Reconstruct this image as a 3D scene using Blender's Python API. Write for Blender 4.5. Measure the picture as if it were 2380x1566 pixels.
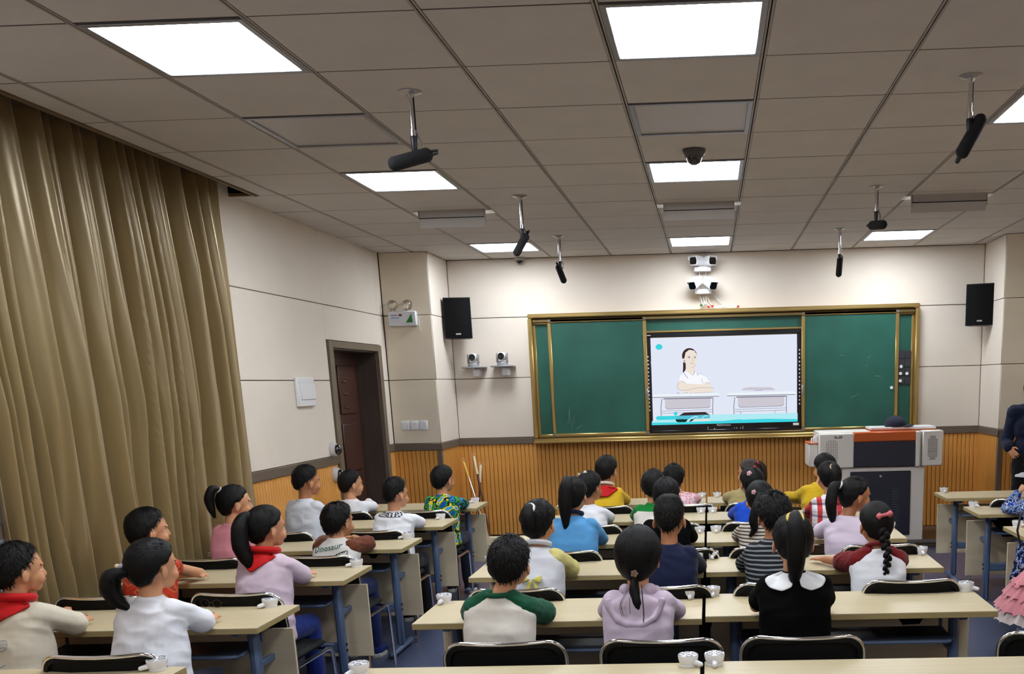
import bpy, bmesh, math, random
import numpy as np
from mathutils import Vector, Matrix, noise
from mathutils.bvhtree import BVHTree

for _o in list(bpy.data.objects):
    bpy.data.objects.remove(_o, do_unlink=True)
SC = bpy.context.scene
COL = SC.collection
PI = math.pi

# ------------------------------------------------------------------ camera, world, exposure
F_PX, PPX, PPY = 2224.5, 1588.7, 1361.0            # focal length and principal point on the 2380 x 1566 frame
CAM = np.array([0.0, 0.0, 1.782])
RC = np.array([[0.99930904, 0.02671283, -0.02584319],
               [-0.01968328, -0.20945517, -0.97762012],
               [-0.03152799, 0.9774533, -0.20878465]])  # rows: right, down, forward
cd = bpy.data.cameras.new('camera')
cam = bpy.data.objects.new('camera', cd)
COL.objects.link(cam)
cd.sensor_width = 36.0
cd.lens = 36.0 * F_PX / 2380.0
cd.shift_x = (1190.0 - PPX) / 2380.0
cd.shift_y = (PPY - 783.0) / 2380.0
cd.clip_start = 0.02
m = Matrix.Identity(4)
for i in range(3):
    m[i][0] = RC[0][i]
    m[i][1] = -RC[1][i]
    m[i][2] = -RC[2][i]
    m[i][3] = CAM[i]
cam.matrix_world = m
SC.camera = cam

W = bpy.data.worlds.new('world')
SC.world = W
W.use_nodes = True
W.node_tree.nodes['Background'].inputs[0].default_value = (0.5, 0.55, 0.65, 1)
W.node_tree.nodes['Background'].inputs[1].default_value = 0.05
SC.view_settings.view_transform = 'Standard'
SC.view_settings.look = 'None'
SC.view_settings.gamma = 1.0
SC.view_settings.use_curve_mapping = False
SC.view_settings.exposure = 0.0
PANEL_E = 31.0          # radiance of the lit ceiling panels

def _ray(u, v):
    return RC.T @ np.array([(u - PPX) / F_PX, (v - PPY) / F_PX, 1.0])
def on_y(u, v, y):
    d = _ray(u, v); return Vector(CAM + d * ((y - CAM[1]) / d[1]))
def on_x(u, v, x):
    d = _ray(u, v); return Vector(CAM + d * ((x - CAM[0]) / d[0]))
def on_z(u, v, z):
    d = _ray(u, v); return Vector(CAM + d * ((z - CAM[2]) / d[2]))

# ------------------------------------------------------------------ materials
def lin(c):
    return tuple(((x / 255.0) / 12.92 if x / 255.0 <= 0.04045 else ((x / 255.0 + 0.055) / 1.055) ** 2.4) for x in c) + (1.0,)
MATS = {}
def mat(name, rgb, rough=0.6, metal=0.0, spec=0.5, var=0.0, vscale=8.0, bump=0.0, bscale=60.0, stretch=(1, 1, 1), emit=None, coat=0.0, sheen=0.0):
    if name in MATS:
        return MATS[name]
    M = bpy.data.materials.new(name)
    M.use_nodes = True
    nt = M.node_tree
    b = nt.nodes['Principled BSDF']
    b.inputs['Base Color'].default_value = lin(rgb)
    b.inputs['Roughness'].default_value = rough
    b.inputs['Metallic'].default_value = metal
    b.inputs['Specular IOR Level'].default_value = spec
    b.inputs['Coat Weight'].default_value = coat
    b.inputs['Sheen Weight'].default_value = sheen
    if emit:
        b.inputs['Emission Color'].default_value = lin(emit[0])
        b.inputs['Emission Strength'].default_value = emit[1]
    if var > 0 or bump > 0:
        tc = nt.nodes.new('ShaderNodeTexCoord')
        mp = nt.nodes.new('ShaderNodeMapping')
        mp.inputs['Scale'].default_value = stretch
        nt.links.new(tc.outputs['Object'], mp.inputs['Vector'])
        if var > 0:
            n = nt.nodes.new('ShaderNodeTexNoise')
            n.inputs['Scale'].default_value = vscale
            n.inputs['Detail'].default_value = 5
            nt.links.new(mp.outputs['Vector'], n.inputs['Vector'])
            r = nt.nodes.new('ShaderNodeMapRange')
            r.inputs['From Min'].default_value = 0.3
            r.inputs['From Max'].default_value = 0.7
            r.inputs['To Min'].default_value = 1 - var
            r.inputs['To Max'].default_value = 1 + var
            nt.links.new(n.outputs['Fac'], r.inputs['Value'])
            mx = nt.nodes.new('ShaderNodeVectorMath')
            mx.operation = 'SCALE'
            mx.inputs[0].default_value = lin(rgb)[:3]
            nt.links.new(r.outputs['Result'], mx.inputs['Scale'])
            nt.links.new(mx.outputs['Vector'], b.inputs['Base Color'])
        if bump > 0:
            n2 = nt.nodes.new('ShaderNodeTexNoise')
            n2.inputs['Scale'].default_value = bscale
            n2.inputs['Detail'].default_value = 4
            nt.links.new(mp.outputs['Vector'], n2.inputs['Vector'])
            bp = nt.nodes.new('ShaderNodeBump')
            bp.inputs['Strength'].default_value = bump
            bp.inputs['Distance'].default_value = 0.01
            nt.links.new(n2.outputs['Fac'], bp.inputs['Height'])
            nt.links.new(bp.outputs['Normal'], b.inputs['Normal'])
    MATS[name] = M
    return M
def glow(name, rgb, k):
    if name in MATS:
        return MATS[name]
    M = bpy.data.materials.new(name)
    M.use_nodes = True
    nt = M.node_tree
    nt.nodes.clear()
    e = nt.nodes.new('ShaderNodeEmission')
    e.inputs[0].default_value = lin(rgb)
    e.inputs[1].default_value = k
    o = nt.nodes.new('ShaderNodeOutputMaterial')
    nt.links.new(e.outputs[0], o.inputs[0])
    MATS[name] = M
    return M

# ------------------------------------------------------------------ mesh builder
class MB:
    def __init__(s):
        s.v = []; s.f = []; s.mi = []; s.k = 0
    def add(s, vs, fs):
        o = len(s.v)
        s.v.extend([tuple(x) for x in vs])
        for f in fs:
            s.f.append(tuple(i + o for i in f)); s.mi.append(s.k)
        return s
    def box(s, x0, x1, y0, y1, z0, z1, bev=0.0):
        if x1 < x0: x0, x1 = x1, x0
        if y1 < y0: y0, y1 = y1, y0
        if z1 < z0: z0, z1 = z1, z0
        b = min(bev, 0.49 * min(x1 - x0, y1 - y0, z1 - z0))
        if b <= 0:
            vs = [(x, y, z) for x in (x0, x1) for y in (y0, y1) for z in (z0, z1)]
            return s.add(vs, [(0, 1, 3, 2), (4, 6, 7, 5), (0, 4, 5, 1), (2, 3, 7, 6), (0, 2, 6, 4), (1, 5, 7, 3)])
        X = (x0, x1); Y = (y0, y1); Z = (z0, z1); vs = []; idx = {}
        for a in (0, 1):
            for c in (0, 1):
                for e in (0, 1):
                    sx = b if a == 0 else -b; sy = b if c == 0 else -b; sz = b if e == 0 else -b
                    for ax, p in (('x', (X[a], Y[c] + sy, Z[e] + sz)), ('y', (X[a] + sx, Y[c], Z[e] + sz)), ('z', (X[a] + sx, Y[c] + sy, Z[e]))):
                        idx[(a, c, e, ax)] = len(vs); vs.append(p)
        q = idx; fs = []
        for a in (0, 1):
            fs.append((q[a, 0, 0, 'x'], q[a, 1, 0, 'x'], q[a, 1, 1, 'x'], q[a, 0, 1, 'x']))
            fs.append((q[0, a, 0, 'y'], q[1, a, 0, 'y'], q[1, a, 1, 'y'], q[0, a, 1, 'y']))
            fs.append((q[0, 0, a, 'z'], q[1, 0, a, 'z'], q[1, 1, a, 'z'], q[0, 1, a, 'z']))
            for c in (0, 1):
                fs.append((q[a, c, 0, 'x'], q[a, c, 1, 'x'], q[a, c, 1, 'y'], q[a, c, 0, 'y']))
                fs.append((q[a, 0, c, 'x'], q[a, 1, c, 'x'], q[a, 1, c, 'z'], q[a, 0, c, 'z']))
                fs.append((q[0, a, c, 'y'], q[1, a, c, 'y'], q[1, a, c, 'z'], q[0, a, c, 'z']))
                for e in (0, 1):
                    fs.append((q[a, c, e, 'x'], q[a, c, e, 'y'], q[a, c, e, 'z']))
        return s.add(vs, fs)
    def tube(s, pts, r, n=8, caps=True, closed=False):
        P = [Vector(p) for p in pts]; m_ = len(P)
        R = r if isinstance(r, (list, tuple)) else [r] * m_
        rings = []; up = None
        for i in range(m_):
            if closed: t = P[(i + 1) % m_] - P[i - 1]
            else: t = P[min(i + 1, m_ - 1)] - P[max(i - 1, 0)]
            t = t.normalized() if t.length > 1e-9 else Vector((0, 0, 1))
            if up is None:
                up = Vector((0, 0, 1)) if abs(t.z) < 0.9 else Vector((1, 0, 0))
            a = t.cross(up)
            if a.length < 1e-6: a = t.orthogonal()
            a.normalize(); b = a.cross(t).normalized(); up = b
            rings.append([P[i] + (a * math.cos(2 * PI * k / n) + b * math.sin(2 * PI * k / n)) * R[i] for k in range(n)])
        vs = [q for g in rings for q in g]; fs = []
        for i in range(m_ if closed else m_ - 1):
            j = (i + 1) % m_
            for k in range(n):
                fs.append((i * n + k, i * n + (k + 1) % n, j * n + (k + 1) % n, j * n + k))
        if caps and not closed:
            fs.append(tuple(range(n))[::-1]); fs.append(tuple((m_ - 1) * n + k for k in range(n)))
        return s.add(vs, fs)
    def lathe(s, prof, c=(0, 0, 0), axis=(0, 0, 1), n=24):
        ax = Vector(axis).normalized(); a = ax.orthogonal().normalized(); b = ax.cross(a); c = Vector(c)
        vs = []; fs = []; m_ = len(prof)
        for r, h in prof:
            for k in range(n):
                t = 2 * PI * k / n
                vs.append(c + ax * h + (a * math.cos(t) + b * math.sin(t)) * max(r, 1e-5))
        for i in range(m_ - 1):
            for k in range(n):
                fs.append((i * n + k, i * n + (k + 1) % n, (i + 1) * n + (k + 1) % n, (i + 1) * n + k))
        if prof[0][0] > 1e-4: fs.append(tuple(range(n))[::-1])
        if prof[-1][0] > 1e-4: fs.append(tuple((m_ - 1) * n + k for k in range(n)))
        return s.add(vs, fs)
    def prism(s, poly, frame, d0, d1):
        """poly in (a, b) of frame(a, b, d) -> point; extruded from d0 to d1"""
        n = len(poly)
        vs = [frame(a, b, d0) for a, b in poly] + [frame(a, b, d1) for a, b in poly]
        fs = [tuple(range(n))[::-1], tuple(range(n, 2 * n))]
        for i in range(n):
            j = (i + 1) % n
            fs.append((i, j, n + j, n + i))
        return s.add(vs, fs)
    def ell(s, c, r, R=None, nu=16, nv=10):
        c = Vector(c); vs = []; fs = []
        R = R or Matrix.Identity(3)
        for j in range(1, nv):
            t = PI * j / nv
            for i in range(nu):
                p = 2 * PI * i / nu
                vs.append(c + R @ Vector((r[0] * math.sin(t) * math.cos(p), r[1] * math.sin(t) * math.sin(p), r[2] * math.cos(t))))
        top = len(vs); vs.append(c + R @ Vector((0, 0, r[2]))); bot = len(vs); vs.append(c - R @ Vector((0, 0, r[2])))
        for j in range(nv - 2):
            for i in range(nu):
                k = (i + 1) % nu
                fs.append((j * nu + i, (j + 1) * nu + i, (j + 1) * nu + k, j * nu + k))
        for i in range(nu):
            k = (i + 1) % nu
            fs.append((top, i, k)); fs.append((bot, (nv - 2) * nu + k, (nv - 2) * nu + i))
        return s.add(vs, fs)
    def cap(s, p0, p1, r0, r1, n=12):
        p0 = Vector(p0); p1 = Vector(p1); d = p1 - p0; L = d.length
        if L < 1e-6: return s.ell(p0, (r0, r0, r0))
        prof = [(r0 * math.sin(t), -r0 * math.cos(t)) for t in (0.02, 0.5, 1.0, 1.4)] + [(r1 * math.sin(t), L - r1 * math.cos(t)) for t in (1.74, 2.14, 2.64, 3.12)]
        return s.lathe(prof, p0, d, n)
    def mesh(s, name, mats, origin=(0, 0, 0), smooth=True, angle=40, recalc=True):
        me = bpy.data.meshes.new(name)
        o = Vector(origin)
        me.from_pydata([(x - o.x, y - o.y, z - o.z) for x, y, z in s.v], [], s.f)
        for M in (mats if isinstance(mats, (list, tuple)) else [mats]):
            me.materials.append(M)
        if s.mi and max(s.mi) > 0:
            me.polygons.foreach_set('material_index', s.mi)
        if recalc:
            bm = bmesh.new(); bm.from_mesh(me)
            bmesh.ops.recalc_face_normals(bm, faces=bm.faces)
            bm.to_mesh(me); bm.free()
        if smooth:
            me.polygons.foreach_set('use_smooth', [True] * len(me.polygons))
            me.set_sharp_from_angle(angle=math.radians(angle))
        me.update()
        return me
    def obj(s, name, mats, parent=None, origin=(0, 0, 0), smooth=True, angle=40, recalc=True):
        return link(name, s.mesh(name, mats, origin, smooth, angle, recalc), parent)
def link(name, me, parent=None):
    o = bpy.data.objects.new(name, me)
    COL.objects.link(o)
    if parent is not None: o.parent = parent
    return o
def empty(name, loc, label=None, cat=None, group=None, rz=0.0):
    o = bpy.data.objects.new(name, None)
    COL.objects.link(o)
    o.location = loc; o.rotation_euler = (0, 0, rz)
    o.empty_display_size = 0.05
    tag(o, label, cat, group)
    return o
def tag(o, label=None, cat=None, group=None, kind=None):
    if label: o['label'] = label
    if cat: o['category'] = cat
    if group: o['group'] = group
    if kind: o['kind'] = kind
    return o
def struct(o):
    o['kind'] = 'structure'; return o
KIDS = {}
def kids_of(o):
    return [c for c in bpy.data.objects if c.parent == o]
def register(root, parts=None):
    """remember the part tree of a prototype so that copies need no search"""
    KIDS[root.name] = [(c, [g for g in kids_of(c)]) for c in kids_of(root)]
    return root
def dup(root, loc, rz=0.0, label=None, group=None, cat=None):
    r = root.copy(); COL.objects.link(r)
    r.location = loc; r.rotation_euler = (0, 0, rz)
    tag(r, label, cat, group)
    for c, gs in KIDS[root.name]:
        d = c.copy(); COL.objects.link(d); d.parent = r
        for g in gs:
            h = g.copy(); COL.objects.link(h); h.parent = d
    return r
def text_mesh(body, size, align='CENTER'):
    cu = bpy.data.curves.new('lettering', 'FONT')
    cu.body = body; cu.size = size; cu.align_x = align; cu.align_y = 'CENTER'; cu.resolution_u = 2
    o = bpy.data.objects.new('lettering', cu)
    COL.objects.link(o)
    dg = bpy.context.evaluated_depsgraph_get()
    me = bpy.data.meshes.new_from_object(o.evaluated_get(dg))
    bpy.data.objects.remove(o, do_unlink=True)
    vs = [tuple(v.co) for v in me.vertices]; fs = [tuple(p.vertices) for p in me.polygons]
    bpy.data.meshes.remove(me)
    return vs, fs
# ------------------------------------------------------------------ room dimensions (metres)
XL, XR, YB, YW, YP, ZC = -3.40, 3.52, -1.6, 11.037, 10.285, 3.157
TX, TY, T = -0.3986, 4.5643, 0.66
PLX, PRX = -2.893, 3.030                  # inner faces of the two front pillars
Z_RAIL0, Z_RAIL1, Z_J1, Z_J2 = 1.1275, 1.203, 1.871, 2.53
PLAT = 0.077

cream = mat('cream_wallboard', (222, 211, 198), 0.62, spec=0.3, var=0.035, vscale=2.2, bump=0.10, bscale=180)
cream2 = mat('beige_wallboard', (226, 214, 194), 0.65, spec=0.3, var=0.05, vscale=3.0, bump=0.10, bscale=180)
gapm = mat('dark_joint', (52, 44, 38), 0.9)
railm = mat('chair_rail', (102, 90, 78), 0.45, var=0.06, vscale=6, stretch=(1, 1, 4))
woodm = mat('oak_slat', (212, 150, 72), 0.42, spec=0.45, var=0.14, vscale=9, stretch=(6, 6, 0.7), bump=0.06, bscale=30)
woodp = mat('oak_panel', (200, 140, 66), 0.42, spec=0.45, var=0.10, vscale=7, stretch=(4, 4, 0.6))
groove = mat('slat_groove', (78, 46, 20), 0.8)
tilem = mat('ceiling_tile', (208, 202, 196), 0.85, spec=0.15, var=0.03, vscale=3, bump=0.12, bscale=220)
ceilback = mat('ceiling_void', (24, 21, 19), 0.9)
runm = mat('ceiling_runner', (168, 160, 152), 0.5, metal=0.2)
floorm = mat('blue_vinyl_floor', (72, 79, 104), 0.32, spec=0.5, var=0.10, vscale=2.0, bump=0.03, bscale=40)
platm = mat('dark_platform_boards', (84, 68, 56), 0.4, var=0.2, vscale=6, stretch=(0.6, 6, 6))
white_pl = mat('white_plastic', (226, 226, 228), 0.35)
blackm = mat('black_plastic', (20, 20, 22), 0.45)
chrome = mat('chrome', (225, 225, 228), 0.12, metal=1.0)
steel = mat('brushed_steel', (190, 188, 186), 0.28, metal=1.0)

fl = MB().box(XL - 0.75, XR + 0.2, YB - 0.2, YW + 0.2, -0.1, 0).obj('floor', floorm)
struct(fl)
pf = MB().box(-1.6, 2.62, 10.10, YW, 0.0, PLAT - 0.012, 0.004).obj('trim_1', platm)
struct(pf); pf['label'] = 'low dark wooden platform along the front wall'
for k in range(7):
    MB().box(-1.6, 2.62, 10.105 + k * 0.133, 10.105 + k * 0.133 + 0.129, PLAT - 0.012, PLAT, 0.002).obj('plank', platm, pf)
MB().box(-1.6, 2.62, 10.088, 10.10, 0.045, PLAT + 0.001).obj('metal_edging', steel, pf)

def slat_mesh(z0, z1, axis):
    w = 0.0415
    if axis == 'x': return MB().box(-w / 2, w / 2, -0.012, 0, z0, z1, 0.003).mesh('slat', woodm)
    return MB().box(0, 0.012, -w / 2, w / 2, z0, z1, 0.003).mesh('slat', woodm)
SL_X = slat_mesh(0.08, Z_RAIL0, 'x')
SL_Y = slat_mesh(0.06, Z_RAIL0, 'y')

# front wall
wf = MB().box(PLX - 0.3, XR + 0.2, YW + 0.03, YW + 0.2, 0, ZC + 0.05).obj('wall_front', gapm); struct(wf)
for z0, z1 in ((Z_RAIL1, Z_J1), (Z_J1, Z_J2), (Z_J2, ZC)):
    MB().box(PLX + 0.006, PRX - 0.006, YW, YW + 0.03, z0 + 0.003, z1 - 0.003, 0.003).obj('wall_panel', cream, wf)
MB().box(PLX, PRX, YW + 0.012, YW + 0.03, 0, Z_RAIL0).obj('groove_backing', groove, wf)
n = int((PRX - PLX) / 0.047)
for k in range(n):
    o = link('slat', SL_X, wf); o.location = (PLX + 0.024 + k * (PRX - PLX) / n, YW + 0.012, 0)
tr = MB().box(PLX, PRX, YW - 0.012, YW + 0.03, Z_RAIL0, Z_RAIL1, 0.004).obj('trim_2', railm); struct(tr)

# pillars in both front corners
def pillar(name, xa, xb, side):
    w = MB().box(xa, xb, YP + 0.03, YW + 0.2, 0, ZC + 0.05).obj(name, gapm); struct(w)
    ina = xb if side == 'l' else xa
    for z0, z1 in ((Z_RAIL1, Z_J1), (Z_J1, Z_J2), (Z_J2, ZC)):
        MB().box(xa + (0.055 if side == 'l' else 0.002), xb - (0.002 if side == 'l' else 0), YP, YP + 0.03, z0 + 0.003, z1 - 0.003, 0.003).obj('wall_panel', cream2, w)
        if side == 'l': MB().box(xb, xb + 0.004, YP + 0.004, YW - 0.005, z0 + 0.003, z1 - 0.003, 0.002).obj('wall_panel', cream, w)
        else: MB().box(xa - 0.004, xa, YP + 0.004, YW - 0.005, z0 + 0.003, z1 - 0.003, 0.002).obj('wall_panel', cream, w)
    s = 1 if side == 'l' else -1
    MB().box(ina - 0.001 * s, ina + 0.006 * s, YP + 0.01, YW, 0.02, Z_RAIL0, 0.002).obj('side_panel', woodp, w)
    MB().box(ina - 0.045 * s, ina + 0.008 * s, YP - 0.012, YP + 0.03, 0, Z_RAIL0, 0.003).obj('corner_strip', railm, w)
    MB().box(xa, xb, YP + 0.012, YP + 0.03, 0, Z_RAIL0).obj('groove_backing', groove, w)
    x = ina - s * 0.07
    while (x > xa + 0.02) if side == 'l' else (x < xb - 0.02):
        o = link('slat', SL_X, w); o.location = (x, YP + 0.012, 0); x -= s * 0.047
    r = MB().box(xa, xb, YP - 0.014, YP + 0.03, Z_RAIL0, Z_RAIL1, 0.004)
    r.box(ina - 0.004, ina + s * 0.016, YP - 0.014, YW, Z_RAIL0, Z_RAIL1, 0.004)
    r.obj('chair_rail', railm, w)
    return w
pillar('wall_pillar_left', XL - 0.05, PLX, 'l')
pillar('wall_pillar_right', PRX, XR + 0.1, 'r')

# left wall: recessed bay behind the curtain, doorway near the front
D0, D1, DZ = 8.793, 10.005, 2.16
wl = MB()
wl.box(XL - 0.9, XL - 0.03, YB, 4.47, 0, ZC + 0.15)
wl.box(XL - 0.9, XL - 0.33, 4.47, 6.88, 0, ZC + 0.15)
wl.box(XL - 0.9, XL - 0.03, 6.88, D0, 0, ZC + 0.15)
wl.box(XL - 0.9, XL - 0.03, D0, D1, DZ, ZC + 0.15)
wl.box(XL - 0.9, XL - 0.03, D1, YW, 0, ZC + 0.15)
wl = wl.obj('wall_left', gapm); struct(wl)
for z0, z1 in ((Z_RAIL1, Z_J1), (Z_J1, Z_J2), (Z_J2, ZC + 0.1)):
    for y0, y1 in ((YB, 4.47), (6.88, 8.68), (8.68, 10.105), (10.105, YP - 0.008)):
        if y0 == 8.68:
            if z1 < 2.3: continue
            zz = max(z0, 2.228)
            if z0 < 2.2: zz = 2.228
            MB().box(XL - 0.03, XL, y0, y1, zz if z0 < 2.54 and z0 != Z_J2 else z0 + 0.003, z1 - 0.003, 0.003).obj('wall_panel', cream, wl)
        else:
            MB().box(XL - 0.03, XL, y0 + 0.0, y1, z0 + 0.003, z1 - 0.003, 0.003).obj('wall_panel', cream, wl)
    MB().box(XL - 0.33, XL - 0.31, 4.48, 6.87, z0 + 0.003, z1 - 0.003, 0.003).obj('wall_panel', cream, wl)
for y0, y1 in ((YB, 4.47), (6.88, 8.70), (10.09, YP)):
    MB().box(XL - 0.03, XL - 0.012, y0, y1, 0, Z_RAIL0).obj('groove_backing', groove, wl)
    MB().box(XL - 0.03, XL + 0.012, y0, y1, Z_RAIL0, Z_RAIL1, 0.004).obj('chair_rail', railm, wl)
for y0, y1 in ((3.2, 4.46), (6.89, 8.70), (10.09, YP)):
    k = int((y1 - y0) / 0.047)
    for a in range(k):
        o = link('slat', SL_Y, wl); o.location = (XL - 0.012, y0 + 0.0235 + a * 0.047, 0)
fs_ = MB()
y = YB + 0.03
while y < 3.18:
    fs_.box(XL - 0.012, XL, y - 0.02, y + 0.02, 0.06, Z_RAIL0, 0.003); y += 0.047
o = fs_.obj('slats', woodm, wl); o['kind'] = 'stuff'

# doorway
dark = mat('dark_walnut', (78, 66, 60), 0.35, var=0.15, vscale=5, stretch=(4, 4, 0.6))
doorw = mat('dark_red_door', (72, 44, 36), 0.4, var=0.2, vscale=5, stretch=(4, 4, 0.6))
dframe = mat('door_frame', (112, 98, 82), 0.45, var=0.08, vscale=6)
d = MB()
d.box(XL - 0.05, XL + 0.018, 8.70, D0, 0, 2.222, 0.004)
d.box(XL - 0.05, XL + 0.018, D1, 10.09, 0, 2.222, 0.004)
d.box(XL - 0.05, XL + 0.0175, D0, D1, DZ, 2.222, 0.004)
d = d.obj('door_1', dframe); struct(d); d['label'] = 'dark doorway with a grey-brown frame in the left wall'
l = MB(); DX = XL - 0.23
l.box(DX, XL - 0.02, D1 - 0.012, D1 + 0.01, 0, DZ); l.box(DX, XL - 0.02, D0 - 0.01, D0 + 0.012, 0, DZ); l.box(DX, XL - 0.02, D0, D1, DZ - 0.012, DZ + 0.01)
l.obj('door_lining', dark, d)
lf = MB().box(DX - 0.05, DX, D0 + 0.01, D1 - 0.01, 0.01, DZ - 0.01, 0.003).obj('door_leaf', doorw, d)
for z0, z1 in ((0.15, 0.85), (0.98, 1.45), (1.55, 2.02)):
    for y0, y1 in ((D0 + 0.12, D0 + 0.54), (D0 + 0.66, D1 - 0.12)):
        MB().box(DX, DX + 0.014, y0, y1, z0, z1, 0.008).obj('raised_panel', doorw, lf)
for z in (1.86, 1.74, 1.61):
    MB().box(DX + 0.014, DX + 0.03, D1 - 0.46, D1 - 0.36, z, z + 0.012, 0.003).obj('moulding_glint', mat('moulding_glint_tone', (150, 110, 80), 0.4, metal=0.8), lf)  # bars standing in for reflections on the door's panel mouldings

# right and back walls (outside the picture)
wr = MB().box(XR, XR + 0.15, YB, YP + 0.1, 0, ZC + 0.05).obj('wall_right', cream); struct(wr)
MB().box(XR - 0.012, XR, YB, YP, 0.02, Z_RAIL0).obj('wainscot', woodp, wr)
MB().box(XR - 0.02, XR, YB, YP, Z_RAIL0, Z_RAIL1, 0.003).obj('chair_rail', railm, wr)
wb = MB().box(XL - 0.8, XR + 0.15, YB - 0.15, YB, 0, ZC + 0.05).obj('wall_back', cream); struct(wb)
MB().box(XL, XR, YB, YB + 0.012, 0.02, Z_RAIL0).obj('wainscot', woodp, wb)

# ceiling: grid, tiles, lit panels
ce = MB().box(XL - 0.05, XR + 0.1, YB - 0.1, YW + 0.1, ZC + 0.17, ZC + 0.22)
ce.box(-3.195, XR + 0.1, YB - 0.1, YW + 0.1, ZC + 0.0165, ZC + 0.17)
ce.box(XL - 0.05, -3.195, 7.16, YW + 0.1, ZC + 0.0165, ZC + 0.17)
ce = ce.obj('ceiling', ceilback); struct(ce)
LIT = [(-3, -1), (0, -1), (-3, 3), (0, 3), (-3, 8), (0, 8), (3, 8), (3, 1), (-3, -6), (0, -6), (3, -5)]  # the panels behind the camera are unseen, added to light the room
OFF = [(0, 1), (-3, 1)]
TM = {}
far = MB()
for i in range(-5, 6):
    for j in range(-9, 10):
        x0 = TX + i * T + 0.0125; x1 = TX + (i + 1) * T - 0.0125
        y0 = TY + j * T + 0.0045; y1 = TY + (j + 1) * T - 0.0045
        edge = XL + 0.004 if y0 > 7.0 else -3.195
        x0 = max(x0, edge); x1 = min(x1, XR - 0.004); y1 = min(y1, YW - 0.004)
        if y1 - y0 < 0.03 or x1 - x0 < 0.03 or y0 < YB: continue
        if (i, j) in LIT or (i, j) in OFF: continue
        if j < -2:
            far.box(x0, x1, y0, y1, ZC, ZC + 0.016, 0.003); continue
        key = (round(x1 - x0, 3), round(y1 - y0, 3))
        if key not in TM:
            TM[key] = MB().box(-key[0] / 2, key[0] / 2, -key[1] / 2, key[1] / 2, 0, 0.016, 0.003).mesh('ceiling_tile', tilem)
        o = link('ceiling_tile', TM[key], ce)
        o.location = ((x0 + x1) / 2, (y0 + y1) / 2, ZC + random.Random(i * 50 + j).uniform(0, 0.0012))
o = far.obj('ceiling_tiles', tilem, ce); o['kind'] = 'stuff'
shadem = mat('ceiling_joint_shade', (74, 66, 60), 0.8)
for j in range(-2, 10):
    y = TY + j * T
    MB().box(-3.194 if y < 7.1 else XL, XR, y - 0.0032, y + 0.0032, ZC + 0.0012, ZC + 0.014).obj('joint_shade_strip', shadem, ce)  # dark strip laid in each cross joint to stand for its shadow gap
for i in range(-4, 6):
    x = TX + i * T
    MB().box(x - 0.0115, x - 0.003, YB, YW, ZC - 0.002, ZC + 0.012, 0.001).obj('ceiling_runner', runm, ce)
    MB().box(x + 0.003, x + 0.0115, YB, YW, ZC - 0.002, ZC + 0.012, 0.001).obj('ceiling_runner', runm, ce)
cb = MB().box(-3.213, -3.195, YB, 7.16, ZC - 0.014, ZC + 0.2, 0.003)
cb.box(XL - 0.03, -3.195, 7.16, 7.175, ZC - 0.004, ZC + 0.2, 0.002)
cb = cb.obj('trim_3', mat('curtain_box_edge', (104, 80, 48), 0.5, var=0.1)); struct(cb); cb['label'] = 'brown edging of the curtain recess in the ceiling'

lamp_em = glow('lit_diffuser', (241, 248, 255), PANEL_E)
pframe = mat('panel_frame', (150, 152, 158), 0.35, metal=0.5)
offm = mat('unlit_diffuser', (186, 180, 176), 0.4)
PLACE = {(-3, -1): 'large bright square ceiling light at the upper left, above the curtain', (0, -1): 'bright square ceiling light cut by the top edge at centre right',
         (-3, 3): 'bright square ceiling light beyond the nearest left microphone', (0, 3): 'bright square ceiling light just behind the grey dome camera',
         (-3, 8): 'bright square ceiling light near the front wall at left, above the wall dome camera', (0, 8): 'bright square ceiling light near the front wall above the four bullet cameras',
         (3, 8): 'bright square ceiling light near the front wall at right', (3, 1): 'bright square ceiling light cut by the right edge, beside the nearest right microphone',
         (-3, -6): 'added square ceiling light, out of view above the back of the left aisle', (0, -6): 'added square ceiling light, out of view above the back of the room at centre', (3, -5): 'added square ceiling light, out of view above the back of the room at right'}
for c in LIT + OFF:
    x = TX + (c[0] + 0.5) * T; y = TY + (c[1] + 0.5) * T
    lab = PLACE.get(c) or ('unlit square ceiling panel in a grey frame beside the grey dome camera' if c[0] == 0 else 'unlit square ceiling panel in a grey frame left of the nearest left microphone')
    e = empty('ceiling_light', (x, y, ZC), lab, 'light', 'square ceiling light panels')
    b = MB(); h = T / 2 - 0.013; q = h - 0.026
    for s in (-1, 1):
        b.box(-h, h, s * q, s * h, -0.004, 0.03, 0.002); b.box(s * q, s * h, -q, q, -0.004, 0.03, 0.002)
    b.obj('frame', pframe, e)
    MB().box(-q, q, -q, q, 0.004, 0.012).obj('diffuser', lamp_em if c in LIT else offm, e)

# curtain
rng = random.Random(5)
def fold_profile():
    ys = [4.43]; xs = []
    while ys[-1] < 6.91:
        ys.append(ys[-1] + rng.choice((0.07, 0.11, 0.16, 0.2)) * rng.uniform(0.8, 1.15))
    return ys
cy = fold_profile()
amp = [rng.uniform(0.6, 1.05) for _ in cy]; shp = [rng.choice((0.7, 1.0, 1.6, 2.2)) for _ in cy]
NY, NZ = 760, 46
cm = mat('gold_satin', (152, 131, 88), 0.29, metal=0.2, spec=0.8, var=0.08, vscale=5, stretch=(1, 8, 0.4), sheen=0.25, bump=0.05, bscale=160)
vs = []; fs = []
def fold(y, z):
    for k in range(len(cy) - 1):
        if y <= cy[k + 1]:
            t = (y - cy[k]) / (cy[k + 1] - cy[k])
            a = amp[k]; e = shp[k]
            break
    else:
        t = 1; a = amp[-1]; e = 1
    t2 = min(1.0, max(0.0, (t - 0.16) / 0.84)); s = (max(0, math.sin(PI * t2)) ** e) * (0.85 + 0.3 * t)
    return a * s
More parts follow.
